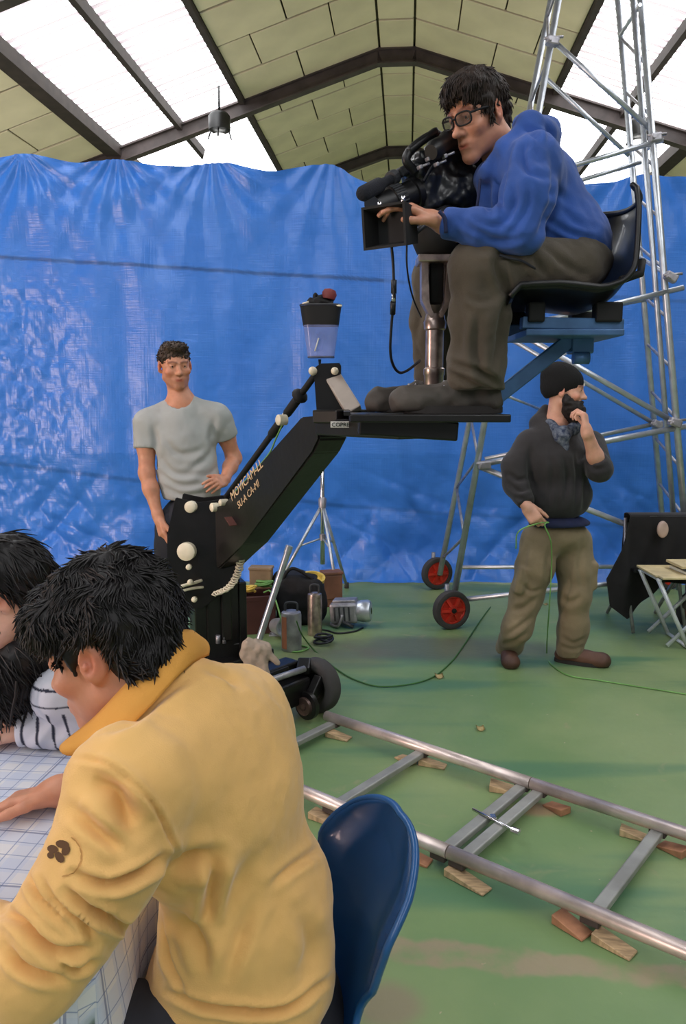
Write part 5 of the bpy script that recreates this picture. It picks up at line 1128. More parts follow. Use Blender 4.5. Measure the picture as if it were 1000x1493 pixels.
def blue_chair():
    f = V3((-.95, -.3, 0)).normalized(); r = V3((f.y, -f.x, 0)); o = V3((.0, 1.36, 0)) ; t = thing('plastic_chair', 'blue moulded plastic shell chair behind the yellow sweatshirt', 'chair', o)
    cb = P(549, 1330, 1.40); zt = P(558, 1184, 1.42).z; zs = .44
    pr = [(.40, zs - .03), (.36, zs + .005), (.22, zs), (.1, zs - .012), (.05, zs + .0), (.012, zs + .05), (-.014, zs + .13), (-.04, zs + .2), (-.068, zs + .26), (-.1, zt - .06), (-.122, zt)]
    def shell(s, q):                                     # s: 0 seat front .. 1 top of the back, q across
        w = (q - .5) * 2
        k = s * (len(pr) - 1); i = min(int(k), len(pr) - 2); u = k - i; x = pr[i][0] * (1 - u) + pr[i + 1][0] * u; z = pr[i][1] * (1 - u) + pr[i + 1][1] * u
        zz = (z - zs) / (zt - zs) if s > .5 else 0; wid = np.interp(s, [0, .1, .25, .5], [.17, .2, .215, .17]) if s <= .5 else (.16 - .03 * math.sin(min(1, zz / .4) * math.pi) + .035 * min(1, max(0, (zz - .25) / .4))) * math.sqrt(max(.0, 1 - max(0, (zz - .62) / .38) ** 2.4))
        bk = max(0, min(1, (s - .45) * 3)); c = abs(w) ** 2.4 * (wid / .2) ** 2; x += c * (.075 * bk) - .03 * bk * max(0, abs(w) - .9) / .1 * (wid / .2); z += c * .03 * (1 - bk)
        return V3((cb.x, cb.y, 0)) + f * (x + .075) + r * (w * wid) + V3((0, 0, z))
    b = MB(); b.grid(lambda s, q: shell(1 - (1 - s) ** 1.6, q), 56, 24); bmesh.ops.solidify(b.bm, geom=list(b.bm.faces), thickness=.006); so = b.build('shell', M['chair_blue'], t, smooth=True)
    ss = [1 - (1 - i / 50) ** 1.8 for i in range(12, 51)]
    b = MB(); b.tube([shell(i, 0) for i in ss] + [shell(i, 1) for i in ss[::-1][1:]], .0075, 8); b.build('rim', M['chair_blue'], so)
    for a in (.05, .34):
        for w in (-1, 1):
            b = MB(); p = V3((cb.x, cb.y, 0)) + f * a + r * w * .14; b.tube([p + V3((0, 0, zs - .02)), p + f * (.06 if a > .2 else -.09) + r * w * .07 + V3((0, 0, .01))], .012, 10); b.build('leg', M['galv_old'], t)
blue_chair()

# ------------------------------------------------------------------ people
A_ = lambda v: np.array(list(v), float)
def shoe(fl, ankle, toe_dir, L=.27, w=.048, h=.085, zs=0.):
    """a laced shoe: heel, instep, toe cap and collar, flat on zs"""
    d = Vector((toe_dir[0], toe_dir[1], 0)).normalized(); a = Vector((ankle[0], ankle[1], zs)); p = lambda f, z, s=0: a + d * f + Vector((-d.y, d.x, 0)) * s + Vector((0, 0, z))
    fl.cap(p(-.045, .045), p(.06, .04), w * .86, w * .84, .02).cap(p(.06, .04), p(L - .105, .036), w * .9, w, .02).ell(p(L - .11, .036), (w * 1.02, w * .9, .036), k=.02)
    fl.cap(p(-.03, .05), p(-.01, h + .03), w * .82, w * .8, .02).cap(p(.0, h), p(.1, .05), w * .72, w * .7, .025)
    fl.cyl(p(.05, -.1), p(.05, .002), .4, .004); return p
def sole(name, ankle, toe_dir, L, w, zs, parent, m='sole'):
    d = Vector((toe_dir[0], toe_dir[1], 0)).normalized(); s = Vector((-d.y, d.x, 0)); a = Vector((ankle[0], ankle[1], zs)); pts = []
    for i in range(28):
        t = i / 28 * 2 * math.pi; f = math.cos(t); x = -.09 + (L) * (f + 1) / 2; ww = w * (.92 + .12 * f) * abs(math.sin(t)) ** .55 * (1 if math.sin(t) > 0 else -1); pts.append(a + d * x + s * ww + Vector((0, 0, .012)))
    b = MB(); b.prism(pts, (0, 0, 1), .024, .003); return b.build(name, M[m], parent)
def laces(name, p, parent, m='tag_white', n=4, z0=.092, f0=.04):
    b = MB()
    for k in range(n):
        f = f0 + .025 * k; z = z0 - .012 * k; b.tube([p(f, z - .012, -.03), p(f + .004, z + .004, 0), p(f + .012, z - .012, .03)], .0035, 6); b.tube([p(f, z - .012, .03), p(f + .004, z + .005, 0), p(f + .012, z - .012, -.03)], .0035, 6)
    b.build(name, M[m], parent)
# ---- cameraman riding the crane
def cameraman():
    t = thing('person', 'person in glasses and blue hooded sweatshirt seated on the crane, operating the video camera', 'person', (.6, 2.6, 1.565))
    hd = Head(P(697, 171, 2.55), frame((-.74, -.58, -.42)), .97, 1.06, 1.0, .96); nb = P(742, 238, 2.60)
    sl, sr = P(775, 238, 2.42), P(722, 236, 2.80); el, wl = P(757, 338, 2.36), P(646, 326, 2.40); er, wr = P(705, 335, 2.86), P(640, 318, 2.78)
    pel = P(824, 388, 2.60); hl, hr = P(832, 392, 2.47), P(826, 388, 2.74); kl, kr = P(697, 391, 2.42), P(636, 404, 2.84); al, ar = P(688, 558, 2.47), P(630, 568, 2.86); ab = P(812, 350, 2.60); ch = P(765, 280, 2.60)
    fl = Flesh(); hd.add(fl, nb, .055)
    fl.chain([nb, ch, ab, pel], [.065, .1, .09, .085], .04); fl.cap(sl, sr, .045, .045, .04)
    fl.chain([sl, el, wl], [.045, .038, .026], .03); fl.chain([sr, er, wr], [.045, .038, .026], .03)
    for h, k, a in ((hl, kl, al), (hr, kr, ar)): fl.chain([pel, h, k, a], [.085, .06, .045, .026], .02)
    fd = (P(598, 303, 2.38) - wl); hand(fl, wl + fd * .15, fd, (-.25, .35, -.9), (.2, -.6, .5), (.28, .38, .5, .6), (.55, .35), 1.0, .13, r0=.028)
    hand(fl, wr, P(612, 300, 2.72) - wr, (0, -1, 0.), (0, 0, 1), (.6, .6, .6, .6), (.4, .5), .95)
    rg = [around([hd.p(0, -.02, .02), hd.p(0, .06, -.09)], .14), around([wl, P(588, 300, 2.36)], .07)]
    skin_mesh(fl, rg, .0034, .012, t, [hd], stub=.25, blush=.2, base=(.97, .93, .92)); hd.eyes(t)
    # hair
    f = Flesh(); c = lambda x, y, z: hd.p(x, y, z); f.ell(c(0, -.016, .056), [v * hd.s for v in (.083, .107, .09)], hd.R); f.ell(c(0, .045, .09), [v * hd.s for v in (.07, .058, .045)], hd.R, .03)
    f.ell(c(0, .098, .008), [v * hd.s for v in (.08, .05, .058)], hd.R, .012, -1); f.ell(c(0, .07, -.06), [v * hd.s for v in (.1, .075, .085)], hd.R, .02, -1)
    for x in (-1, 1): f.cap(c(x * .076, .018, .04), c(x * .075, .022, -.01), .012, .008, .012)
    f.cap(c(0, -.085, .0), c(0, -.075, -.045), .05, .045, .03)
    ho = garment('hair', f, .005, M['hair_brown'], t, [lambda V, Nn: .004 * vnoise(V @ np.array(hd.R) / np.array([.012, .05, .012]), 4)], rough=.0)
    hairlocks('hair_locks', ho, hd, lambda x, y, z: z > -.04, 'hair_brown', t, 2400, .027, .0022, lambda x, y, z: (x * 5, .5 + y * 3, -.9 + z * 2) if y > -.02 else (x * 2, -.1, -1), (0, 0, -.12), 3, lift=.04)
    b = MB(); s = hd.s                                   # glasses
    for x in (-1, 1):
        L = []
        for i in range(20):
            a = i / 20 * 2 * math.pi; cc, ss = math.cos(a), math.sin(a); r = (abs(cc) ** 3.2 + abs(ss) ** 3.2) ** (-1 / 3.2); L.append(hd.p(x * .0335 + r * cc * .0275, .113 - abs(x * .0335 + r * cc * .0275) * .22, .011 + r * ss * .0185))
        b.tube(L, .0028, 6, closed=True); b.tube([hd.p(x * .061, .1, .02), hd.p(x * .078, .06, .02), hd.p(x * .08, -.01, .016), hd.p(x * .078, -.03, .0)], .0034, 6)
    b.tube([hd.p(-.008, .112, .016), hd.p(0, .116, .018), hd.p(.008, .112, .016)], .003, 6); g = b.build('glasses', M['matt_black'], t)
    for x in (-1, 1):
        b = MB(); L = []
        for i in range(16):
            a = i / 16 * 2 * math.pi; cc, ss = math.cos(a), math.sin(a); r = (abs(cc) ** 3.2 + abs(ss) ** 3.2) ** (-1 / 3.2); L.append(hd.p(x * .0335 + r * cc * .027, .113 - abs(x * .0335 + r * cc * .027) * .22, .011 + r * ss * .018))
        b.prism(L, hd.R @ Vector((0, 1, 0)), .0016); b.build('lens', reg('tinted_lens', rgb(60, 58, 64), .05, alpha=.3), g)
    # sweatshirt
    f = Flesh(); f.chain([nb + Vector((.02, 0, -.03)), ch, ab, pel + Vector((0, 0, .03))], [.1, .15, .14, .14], .06)
    f.cap(P(775, 246, 2.47), P(728, 245, 2.76), .092, .08, .05); f.chain([sl, P(768, 290, 2.37), el], [.08, .074, .07], .04); f.chain([el, P(700, 335, 2.37), wl + Vector((.012, 0, 0))], [.066, .056, .044], .025)
    f.chain([sr, er, wr], [.08, .068, .042], .04); f.ell(P(826, 358, 2.60), (.1, .165, .075), k=.05)
    for a, bq, r in ((P(735, 218, 2.46), P(770, 190, 2.5), .034), (P(770, 188, 2.5), P(796, 192, 2.62), .046), (P(796, 194, 2.62), P(764, 184, 2.78), .04), (P(738, 212, 2.48), P(712, 250, 2.5), .026), (P(712, 250, 2.5), P(700, 262, 2.6), .022)): f.cap(a, bq, r, r, .018)
    f.ell(P(785, 205, 2.6), (.06, .11, .05), k=.03)
    wd = (wl - P(700, 335, 2.37)).normalized(); f.cyl(wl + wd * .0, wl + wd * .1, .07, .004); f.cyl(pel + Vector((.02, 0, -.045)), pel + Vector((.08, 0, -.3)), .3, .01)
    f.cap(nb + Vector((-.03, 0, .02)), hd.p(0, 0, -.03), .058, .06, .015, -1)
    garment('hooded_sweatshirt', f, .0075, M['hoodie_blue'], t, [creases(scale=1.2, polys=[(((768, 205), (762, 225), (770, 250), (800, 262)), 5, .012), (((745, 215), (735, 250), (730, 290), (738, 320)), 5, .012), (((800, 215), (808, 245), (806, 290), (792, 330), (775, 352)), 5, .010), (((715, 262), (712, 290), (716, 318)), 5, .009),
        (((745, 265), (752, 290), (742, 318), (722, 330)), 6, .012), (((770, 270), (768, 300), (752, 330), (738, 345)), 5, .010), (((690, 318), (712, 328), (735, 330)), 4, .008), (((668, 318), (690, 335), (722, 345)), 4, .007), (((700, 345), (735, 352), (765, 345)), 4, .008),
        (((795, 318), (820, 335), (850, 345), (868, 350)), 4, .008), (((800, 338), (830, 356), (862, 366)), 4, .008), (((815, 300), (838, 322), (860, 335)), 5, .006), (((650, 318), (655, 330), (652, 345)), 3, .004), (((790, 270), (815, 285), (835, 300)), 6, .005), (((790, 180), (800, 195), (796, 212)), 4, .008), (((760, 182), (778, 196), (790, 212)), 4, .008)]), lambda V, Nn: .006 * vnoise(V / .085, 31) + .003 * vnoise(V / .03, 32)], rough=.002, rscale=.025)
    b = MB(); b.tube(spline([P(700, 262, 2.47), P(697, 290, 2.44), P(692, 318, 2.43)], 6), .0045, 6); b.build('drawstring', M['navy'], t)
    b = MB(); b.tube(spline([P(640, 308, 2.35), P(648, 318, 2.35), P(650, 340, 2.36)], 5), .006, 6); b.build('cuff_edge', M['navy'], t)
    # trousers
    f = Flesh(); f.ell(pel + Vector((.01, 0, -.0)), (.125, .185, .098), k=.05)
    f.chain([hl, P(770, 388, 2.44), kl], [.086, .086, .083], .04); f.chain([kl, P(699, 460, 2.44), P(694, 530, 2.46), P(690, 560, 2.47)], [.083, .086, .084, .078], .035); f.cap(P(700, 545, 2.47), P(712, 566, 2.49), .07, .05, .03)
    f.chain([hr, P(745, 396, 2.8), kr], [.1, .09, .08], .04); f.chain([kr, P(632, 470, 2.85), P(632, 545, 2.86)], [.078, .078, .07], .035)
    f.ell(P(745, 398, 2.37), (.055, .02, .05), k=.015)
    ad = Vector((0, .0, -1)); f.cyl(P(690, 566, 2.47) + Vector((.02, 0, -.005)), P(690, 566, 2.47) - Vector((-.02, 0, .2)), .16, .004); f.cyl(P(630, 572, 2.86), P(630, 572, 2.86) - Vector((0, 0, .2)), .14, .004)
    garment('trousers', f, .008, M['trousers_brown'], t, [creases(scale=1.5, polys=[(((738, 362), (725, 385), (735, 415), (742, 440)), 6, .012), (((750, 430), (735, 455), (728, 500), (722, 530)), 6, .010), (((680, 430), (700, 440), (722, 435)), 4, .006), (((665, 440), (672, 480), (668, 520)), 7, .006), (((700, 455), (694, 500), (700, 540), (722, 558)), 6, .010), (((652, 528), (680, 536), (705, 545), (725, 560)), 4, .010), (((655, 545), (680, 556), (712, 570)), 4, .008),
        (((770, 362), (785, 385), (800, 405)), 5, .006), (((800, 362), (820, 382), (850, 402)), 5, .007), (((690, 360), (720, 368), (750, 362)), 5, .005), (((606, 420), (612, 460), (604, 500)), 5, .006), (((604, 500), (615, 530), (620, 556)), 5, .006)]), lambda V, Nn: .006 * vnoise(V / .06, 33) + .003 * vnoise(V / .022, 34)])
    b = MB(); b.tube(spline([P(728, 372, 2.335), P(745, 377, 2.33), P(762, 381, 2.335), P(780, 392, 2.35)], 5), .004, 6); b.build('pocket_seam', M['dark_trousers'], t)
    for an, dr, L in ((P(692, 580, 2.49), (-.97, -.12), .32), (P(634, 590, 2.86), (-.97, -.2), .31)):
        f = Flesh(); p = shoe(f, an, dr, L, .053, .12, 1.567); o = garment('shoe', f, .006, M['boot'], t, [lambda V, Nn: .004 * vnoise(V / .03, 3)]); sole('shoe_sole', an, dr, L, .056, 1.566, o); laces('laces', p, o, 'galv_old', 4, .118, .045)
cameraman()

# ---- seated in the foreground
def yellow_person():
    t = thing('person', 'black-haired person in a yellow fleece sweatshirt bent over the table', 'person', (-.1, 1.4, 0))
    hd = Head(P(160, 950, 1.275), frame((-.94, .17, -.36)), 1.0, 1.0, 1.0, 1.0)
    sl, sr = P(180, 1150, 1.09), P(352, 1040, 1.43); nb = P(225, 1010, 1.28); el, wl = P(48, 1408, 1.0), P(-120, 1340, 1.14); er, wr = P(205, 1200, 1.62), P(85, 1153, 1.56)
    pel = P(385, 1462, 1.31); ab = P(372, 1330, 1.305); ch = P(308, 1150, 1.285)
    R = frame((-.89, .45, 0)); Rt = frame((-.86, .43, -.28))
    fl = Flesh(); hd.add(fl, nb, .058); fl.chain([nb, ch, ab, pel], [.07, .11, .11, .12], .05); fl.cap(sl, sr, .05, .05, .05); fl.chain([sl, el, wl], [.045, .04, .028], .03); fl.chain([sr, er, wr], [.045, .042, .03], .03)
    kl, kr = Vector((-.52, 1.2, .535)), Vector((-.46, 1.6, .52)); hl, hr = pel + Vector((-.07, -.13, .02)), pel + Vector((0, .14, 0)); fl.chain([pel, hl, kl, kl + Vector((.05, 0, -.42))], [.1, .085, .055, .04], .03); fl.chain([pel, hr, kr, kr + Vector((.05, 0, -.42))], [.1, .085, .055, .04], .03)
    hand(fl, wr, P(10, 1170, 1.54) - wr, (-.1, -.25, -1), (-.3, -1, -.0), (.25, .3, .35, .4), (.6, .15), 1.02, .1, r0=.03); hand(fl, wl, (-1, .35, -.1), (0, 0, -1), (0, 1, 0), (.2, .25, .3, .3), (.6, .2), 1., .1)
    rg = [around([hd.p(0, 0, .0), hd.p(0, .06, -.1)], .14), around([er.lerp(wr, .4), P(-90, 1185, 1.5)], .06)]
    skin_mesh(fl, rg, .0032, .012, t, [hd], stub=.12, blush=.4, base=(1, .94, .9)); hd.eyes(t)
    # hair: thick black, longer on top
    f = Flesh(); s = hd.s; c = hd.p
    f.ell(c(0, -.025, .066), [v * s for v in (.093, .118, .1)], hd.R); f.ell(c(0, .06, .085), [v * s for v in (.078, .062, .05)], hd.R, .03)
    f.ell(c(0, -.07, .01), [v * s for v in (.085, .065, .07)], hd.R, .03); f.cap(c(-.03, -.085, -.03), c(.03, -.085, -.03), .04 * s, .04 * s, .03)
    f.ell(c(0, .112, .006), [v * s for v in (.1, .06, .066)], hd.R, .012, -1)
    for x in (-1, 1):
        f.ell(c(x * .085, .03, -.05), [v * s for v in (.04, .07, .06)], hd.R, .012, -1); f.ell(c(x * .09, -.008, -.004), [v * s for v in (.035, .026, .036)], hd.R, .008, -1)
        f.cap(c(x * .077, .026, .03), c(x * .074, .026, -.01), .008, .004, .01)
    ho = garment('hair', f, .0045, M['hair_black'], t, [lambda V, Nn: .009 * vnoise(V / .035, 4) + .003 * vnoise(V / .012, 5)], rough=.0)
    hairlocks('hair_locks', ho, hd, lambda x, y, z: z > (-.04 if y < -.05 else .0) and not (y > .06 and z < .06) and not (abs(x) > .058 and z < .04 and y > -.045), 'hair_black', t, 5200, .026, .0019, lambda x, y, z: (x * 3 + math.sin(y * 70 + z * 40) * .8, .25 + y * 4 + math.sin(x * 80 + z * 60) * .7, -.7 + math.sin(x * 60 + y * 90) * .5), (0, 0, -.08), 5, lift=.22)
    # sweatshirt
    f = Flesh()
    f.ell(ch + Vector((0, 0, .01)), (.2, .135, .2), Rt, .05); f.ell(P(362, 1325, 1.3), (.175, .145, .17), R, .06); f.ell(P(352, 1422, 1.29), (.175, .168, .13), R, .05)
    f.cap(sl + Vector((.02, .02, -.0)), sr + Vector((-.02, -.02, -.01)), .088, .092, .06); f.cap(nb + Vector((.03, .0, -.02)), ch, .085, .13, .05)
    f.chain([sl, P(150, 1255, 1.04), P(100, 1335, 1.02)], [.086, .076, .073], .04); f.chain([P(100, 1335, 1.02), el], [.073, .071], .03); f.chain([el, el.lerp(wl, .55)], [.072, .062], .03)
    f.chain([sr, er, er.lerp(wr, .4)], [.085, .07, .055], .04)
    # stand-up collar, open at the front
    cols = [(282, 952, 1.33), (262, 955, 1.235), (215, 1000, 1.18), (150, 1070, 1.16), (115, 1092, 1.18)]
    cq = spline([P(*k) for k in cols], 5)
    f.cyl(P(398, 1490, 1.31), P(420, 1640, 1.33), .4, .008)
    f.cap(nb + Vector((-.02, 0, .0)), hd.p(0, -.01, -.02), .066, .075, .015, -1)
    # cuts between arm and body
    seam_c = A_(sl)
    ad = A_((P(110, 1300, 1.02) - sl).normalized())
    def seam(V, Nn): q = (V - (seam_c + ad * .055)) @ ad; near = (np.linalg.norm(V - seam_c, axis=1) < .165) & (V[:, 1] < 1.2); return -.006 * np.exp(-(q / .006) ** 2) * near + .004 * np.exp(-((q + .018) / .012) ** 2) * near
    def hem(V, Nn): q = (V[:, 2] - A_(P(400, 1450, 1.31))[2]) / .012; return -.008 * np.exp(-q ** 2) * (V[:, 0] > -.3)
    fo = [creases(scale=1.9, polys=[(((105, 1105), (144, 1111), (180, 1132), (216, 1165), (240, 1204), (249, 1240), (243, 1267)), 3.2, .006),
        (((128, 1136), (162, 1150), (182, 1180), (196, 1208)), 14, .016), (((105, 1180), (130, 1200), (160, 1225), (180, 1240)), 9, .008), (((108, 1274), (156, 1290), (204, 1272), (238, 1248)), 6, .014), (((99, 1300), (132, 1326), (170, 1340)), 6, .012), (((60, 1286), (80, 1315), (120, 1345), (138, 1370)), 6, .009), (((36, 1272), (54, 1306), (78, 1332), (114, 1360)), 5, .010),
        (((4, 1328), (33, 1348), (66, 1378), (92, 1388), (130, 1384)), 7, .015), (((6, 1381), (39, 1414), (92, 1428)), 7, .012), (((140, 1330), (180, 1352), (215, 1340)), 6, .010), (((70, 1395), (110, 1412), (140, 1400)), 5, .008),
        (((314, 1246), (312, 1280), (304, 1325), (300, 1345)), 9, .012), (((246, 1268), (280, 1252), (314, 1246)), 12, .012), (((234, 1330), (240, 1365), (248, 1405), (272, 1450)), 4, .007), (((375, 1298), (358, 1347), (340, 1395), (325, 1437)), 10, .006), (((390, 1291), (430, 1262), (468, 1235)), 6, .005), (((246, 1446), (313, 1468), (414, 1472), (481, 1425)), 5, .010), (((330, 1360), (345, 1300), (380, 1240)), 14, .006), (((440, 1330), (455, 1380), (440, 1430)), 12, .007), (((260, 1330), (290, 1370), (300, 1420)), 10, .008), (((300, 975), (330, 985), (350, 1000)), 6, .005), (((150, 1068), (190, 1050), (240, 1010), (285, 985)), 8, .006)]), lambda V, Nn: .004 * vnoise(V / .12, 41) + .002 * vnoise(V / .04, 42)]
    o = garment('sweatshirt', f, .005, M['yellow_fleece'], t, fo, rough=.0012, rscale=.02)
    # collar as a folded band
    b = MB(); lo = [P(300, 955, 1.36), P(268, 975, 1.225), P(215, 1030, 1.165), P(160, 1085, 1.14), P(112, 1098, 1.17)]; hi = [P(283, 928, 1.37), P(254, 928, 1.25), P(200, 980, 1.21), P(140, 1050, 1.19), P(98, 1088, 1.2)]
    ls, hs = spline(lo, 8), spline(hi, 8); n_ = len(ls) - 1
    def band(u, w): i = min(int(u * n_), n_ - 1); k = u * n_ - i; a = ls[i].lerp(ls[i + 1], k); h = hs[i].lerp(hs[i + 1], k); m_ = a.lerp(h, w); out = (a - nb); out.z = 0; out.normalize(); return m_ + out * (.012 * math.sin(w * math.pi) + .006 * math.sin(u * 14) * w) + Vector((0, 0, .004 * math.sin(u * 9)))
    b.grid(band, 44, 8); b.grid(lambda u, w: hs[min(int(u * n_), n_)].lerp(nb + (hs[min(int(u * n_), n_)] - nb) * .82 - Vector((0, 0, .03)), w), 44, 4)
    bmesh.ops.remove_doubles(b.bm, verts=b.bm.verts, dist=.0008); bmesh.ops.solidify(b.bm, geom=list(b.bm.faces), thickness=.006); b.build('collar', reg('collar_lining', rgb(222, 160, 74), .9, var=.06, bump=.1, bscale=300), o, smooth=True)
    # printed badge on the sleeve
    el_ = lambda x, y, a, bq, r: [(x + a * math.cos(k * .5236) * math.cos(r) - bq * math.sin(k * .5236) * math.sin(r), y + a * math.cos(k * .5236) * math.sin(r) + bq * math.sin(k * .5236) * math.cos(r)) for k in range(12)]
    decal('printed_flower', o, [el_(78, 1238, 8, 6, .3), el_(92, 1231, 10, 6, .2), el_(97, 1240, 6, 8, .4), el_(88, 1250, 9, 6, 1.), el_(75, 1247, 5, 5, 0)], reg('print_brown', rgb(96, 66, 40), .9), o)
    decal('printed_ring', o, [el_(92 + 27 * math.cos(a), 1247 + 30 * math.sin(a), 5.5, 1.1, a + math.pi / 2) for a in [-.9 + .33 * k for k in range(8)]], reg('print_tan', rgb(190, 140, 80), .9), o)
    # trousers
    f = Flesh(); f.ell(pel + Vector((0, 0, -.03)), (.17, .15, .11), R, .05); f.chain([hl, kl], [.1, .08], .04); f.chain([hr, kr], [.1, .08], .04); f.chain([kl, kl + Vector((.03, 0, -.4))], [.078, .07], .03); f.chain([kr, kr + Vector((.03, 0, -.4))], [.078, .07], .03)
    garment('trousers', f, .012, M['dark_trousers'], t, [lambda V, Nn: .006 * vnoise(V / .06, 3)])
    for q in (kl, kr):
        f = Flesh(); an = q + Vector((.04, 0, -.42)); shoe(f, an, (-1, 0), .29, .05, .09, .0); o2 = garment('shoe', f, .009, M['boot'], t); sole('shoe_sole', an, (-1, 0), .29, .053, 0, o2)
    return t, o
YP = yellow_person()

# ---- woman at the left edge
def striped_person():
    t = thing('person', 'person with long dark hair in a black and white striped top at the far left', 'person', (-.85, 2.0, 0))
    hd = Head(P(6, 868, 1.84), frame((-.93, -.22, -.5)), .97, .96, .97, .95); nb = P(38, 965, 1.95); sl, sr = P(88, 1012, 1.84), P(20, 1000, 2.2); el, wl = P(160, 1062, 1.86), P(30, 1064, 1.865); er, wr = P(-60, 1080, 2.1), P(-160, 1070, 1.9); pel = P(75, 1250, 2.15)
    fl = Flesh(); hd.add(fl, nb, .05); fl.chain([nb, pel], [.07, .11], .05); fl.cap(sl, sr, .04, .04, .05); fl.chain([sl, el, wl], [.036, .033, .024], .03); fl.chain([sr, er, wr], [.036, .033, .024], .03)
    kl = pel + Vector((-.42, -.14, .03)); kr = pel + Vector((-.42, .12, .03)); fl.chain([pel, kl, kl - Vector((0, 0, .42))], [.11, .055, .04], .03); fl.chain([pel, kr, kr - Vector((0, 0, .42))], [.11, .055, .04], .03)
    hand(fl, wl, (-1, .06, -.02), (0, .2, -1), (0, -1, -.1), (.3, .35, .4, .4), (.5, .3), .92, .08, r0=.024); hand(fl, wr, (-1, -.3, 0), (0, 0, -1), (0, 1, 0), (.3, .35, .4, .4), (.5, .3), .92, .08)
    skin_mesh(fl, [around([hd.p(0, 0, 0), hd.p(0, .06, -.1)], .14), around([wl, wl + Vector((-.2, 0, 0))], .06)], .004, .014, t, [hd], mname='skin_pale', blush=.3, lips=1, base=(1, .96, .95)); hd.eyes(t)
    f = Flesh(); s = hd.s; c = hd.p; f.ell(c(0, -.02, .056), [v * s for v in (.088, .112, .093)], hd.R); f.ell(c(0, .11, .0), [v * s for v in (.1, .06, .075)], hd.R, .012, -1)
    for x in (-1, 1): f.ell(c(x * .088, .0, -.004), [v * s for v in (.03, .028, .036)], hd.R, .008, -1); f.ell(c(x * .09, .05, -.05), [v * s for v in (.04, .06, .06)], hd.R, .012, -1)
    f.chain([c(-.03, -.08, .03), P(66, 880, 1.93), P(62, 940, 1.9), P(30, 1000, 1.86), P(5, 1035, 1.84)], [.06, .065, .062, .05, .025], .03); f.chain([P(50, 900, 1.9), P(25, 960, 1.84), P(0, 1010, 1.82)], [.05, .045, .03], .03)
    ho = garment('hair', f, .006, M['hair_black'], t, [lambda V, Nn: .005 * vnoise(V / np.array([.012, .012, .06]), 4)], rough=0)
    hairlocks('hair_cap_locks', ho, hd, lambda x, y, z: True, 'hair_black', t, 1800, .06, .0022, lambda x, y, z: (x * 2, -.3 + y, -1), (0, 0, -.15), 6, lift=.06)
    rg = random.Random(4); L = []
    for i in range(420):
        a = rg.random(); q = P(66, 850, 1.93).lerp(P(20, 990, 1.86), a) + Vector((rg.gauss(0, .028), rg.gauss(0, .03), rg.gauss(0, .01))); L.append((q, (-.1 + rg.uniform(-.2, .2), -.2, -1), rg.uniform(.06, .13), (-.06, 0, -.1)))
    locks('hair_locks', L, M['hair_black'], t, 4, .004, 2)
    f = Flesh(); f.ell(P(60, 1060, 2.02), (.15, .12, .2), k=.05); f.cap(nb + Vector((0, 0, -.04)), pel, .1, .14, .05); f.cap(sl, sr, .062, .062, .04); f.chain([sl, el], [.06, .055], .03); f.chain([el, P(70, 1063, 1.862), wl], [.052, .046, .043], .02); f.chain([sr, er, wr], [.056, .05, .04], .02); f.cyl(wl - Vector((.0, 0, 0)), wl - Vector((.12, 0, 0)), .1); f.cyl(wr, wr + (wr - er).normalized() * .1, .1)
    ew = A_((wl - el).normalized()); ss = A_((el - sl).normalized())
    def stripes(V, Nn):
        q = (V - A_(el)) @ ew; arm = (V[:, 2] < A_(el)[2] + .07) & (V[:, 1] < 1.93); u = np.where(arm, q, (V[:, 2] - 0.8) * 1.0); x = np.mod(u / .0405 + .5, 1); k = np.abs(x - .5) < .085
        return np.where(k[:, None], np.array([[.035, .04, .07]]), np.array([[.96, .97, 1.]]))
    garment('striped_top', f, .004, reg('white_jersey', rgb(206, 206, 214), .9, var=.03, attr=True), t, [dict(a=el, b=wl, lam=.06, amp=.003, R=.1, seed=3)], tintf=stripes)
    f = Flesh(); f.ell(pel, (.17, .15, .11), k=.05); f.chain([pel, kl], [.1, .075], .04); f.chain([pel, kr], [.1, .075], .04); f.chain([kl, kl - Vector((0, 0, .4))], [.07, .06], .03); f.chain([kr, kr - Vector((0, 0, .4))], [.07, .06], .03); garment('trousers', f, .014, M['dark_trousers'], t)
striped_person()

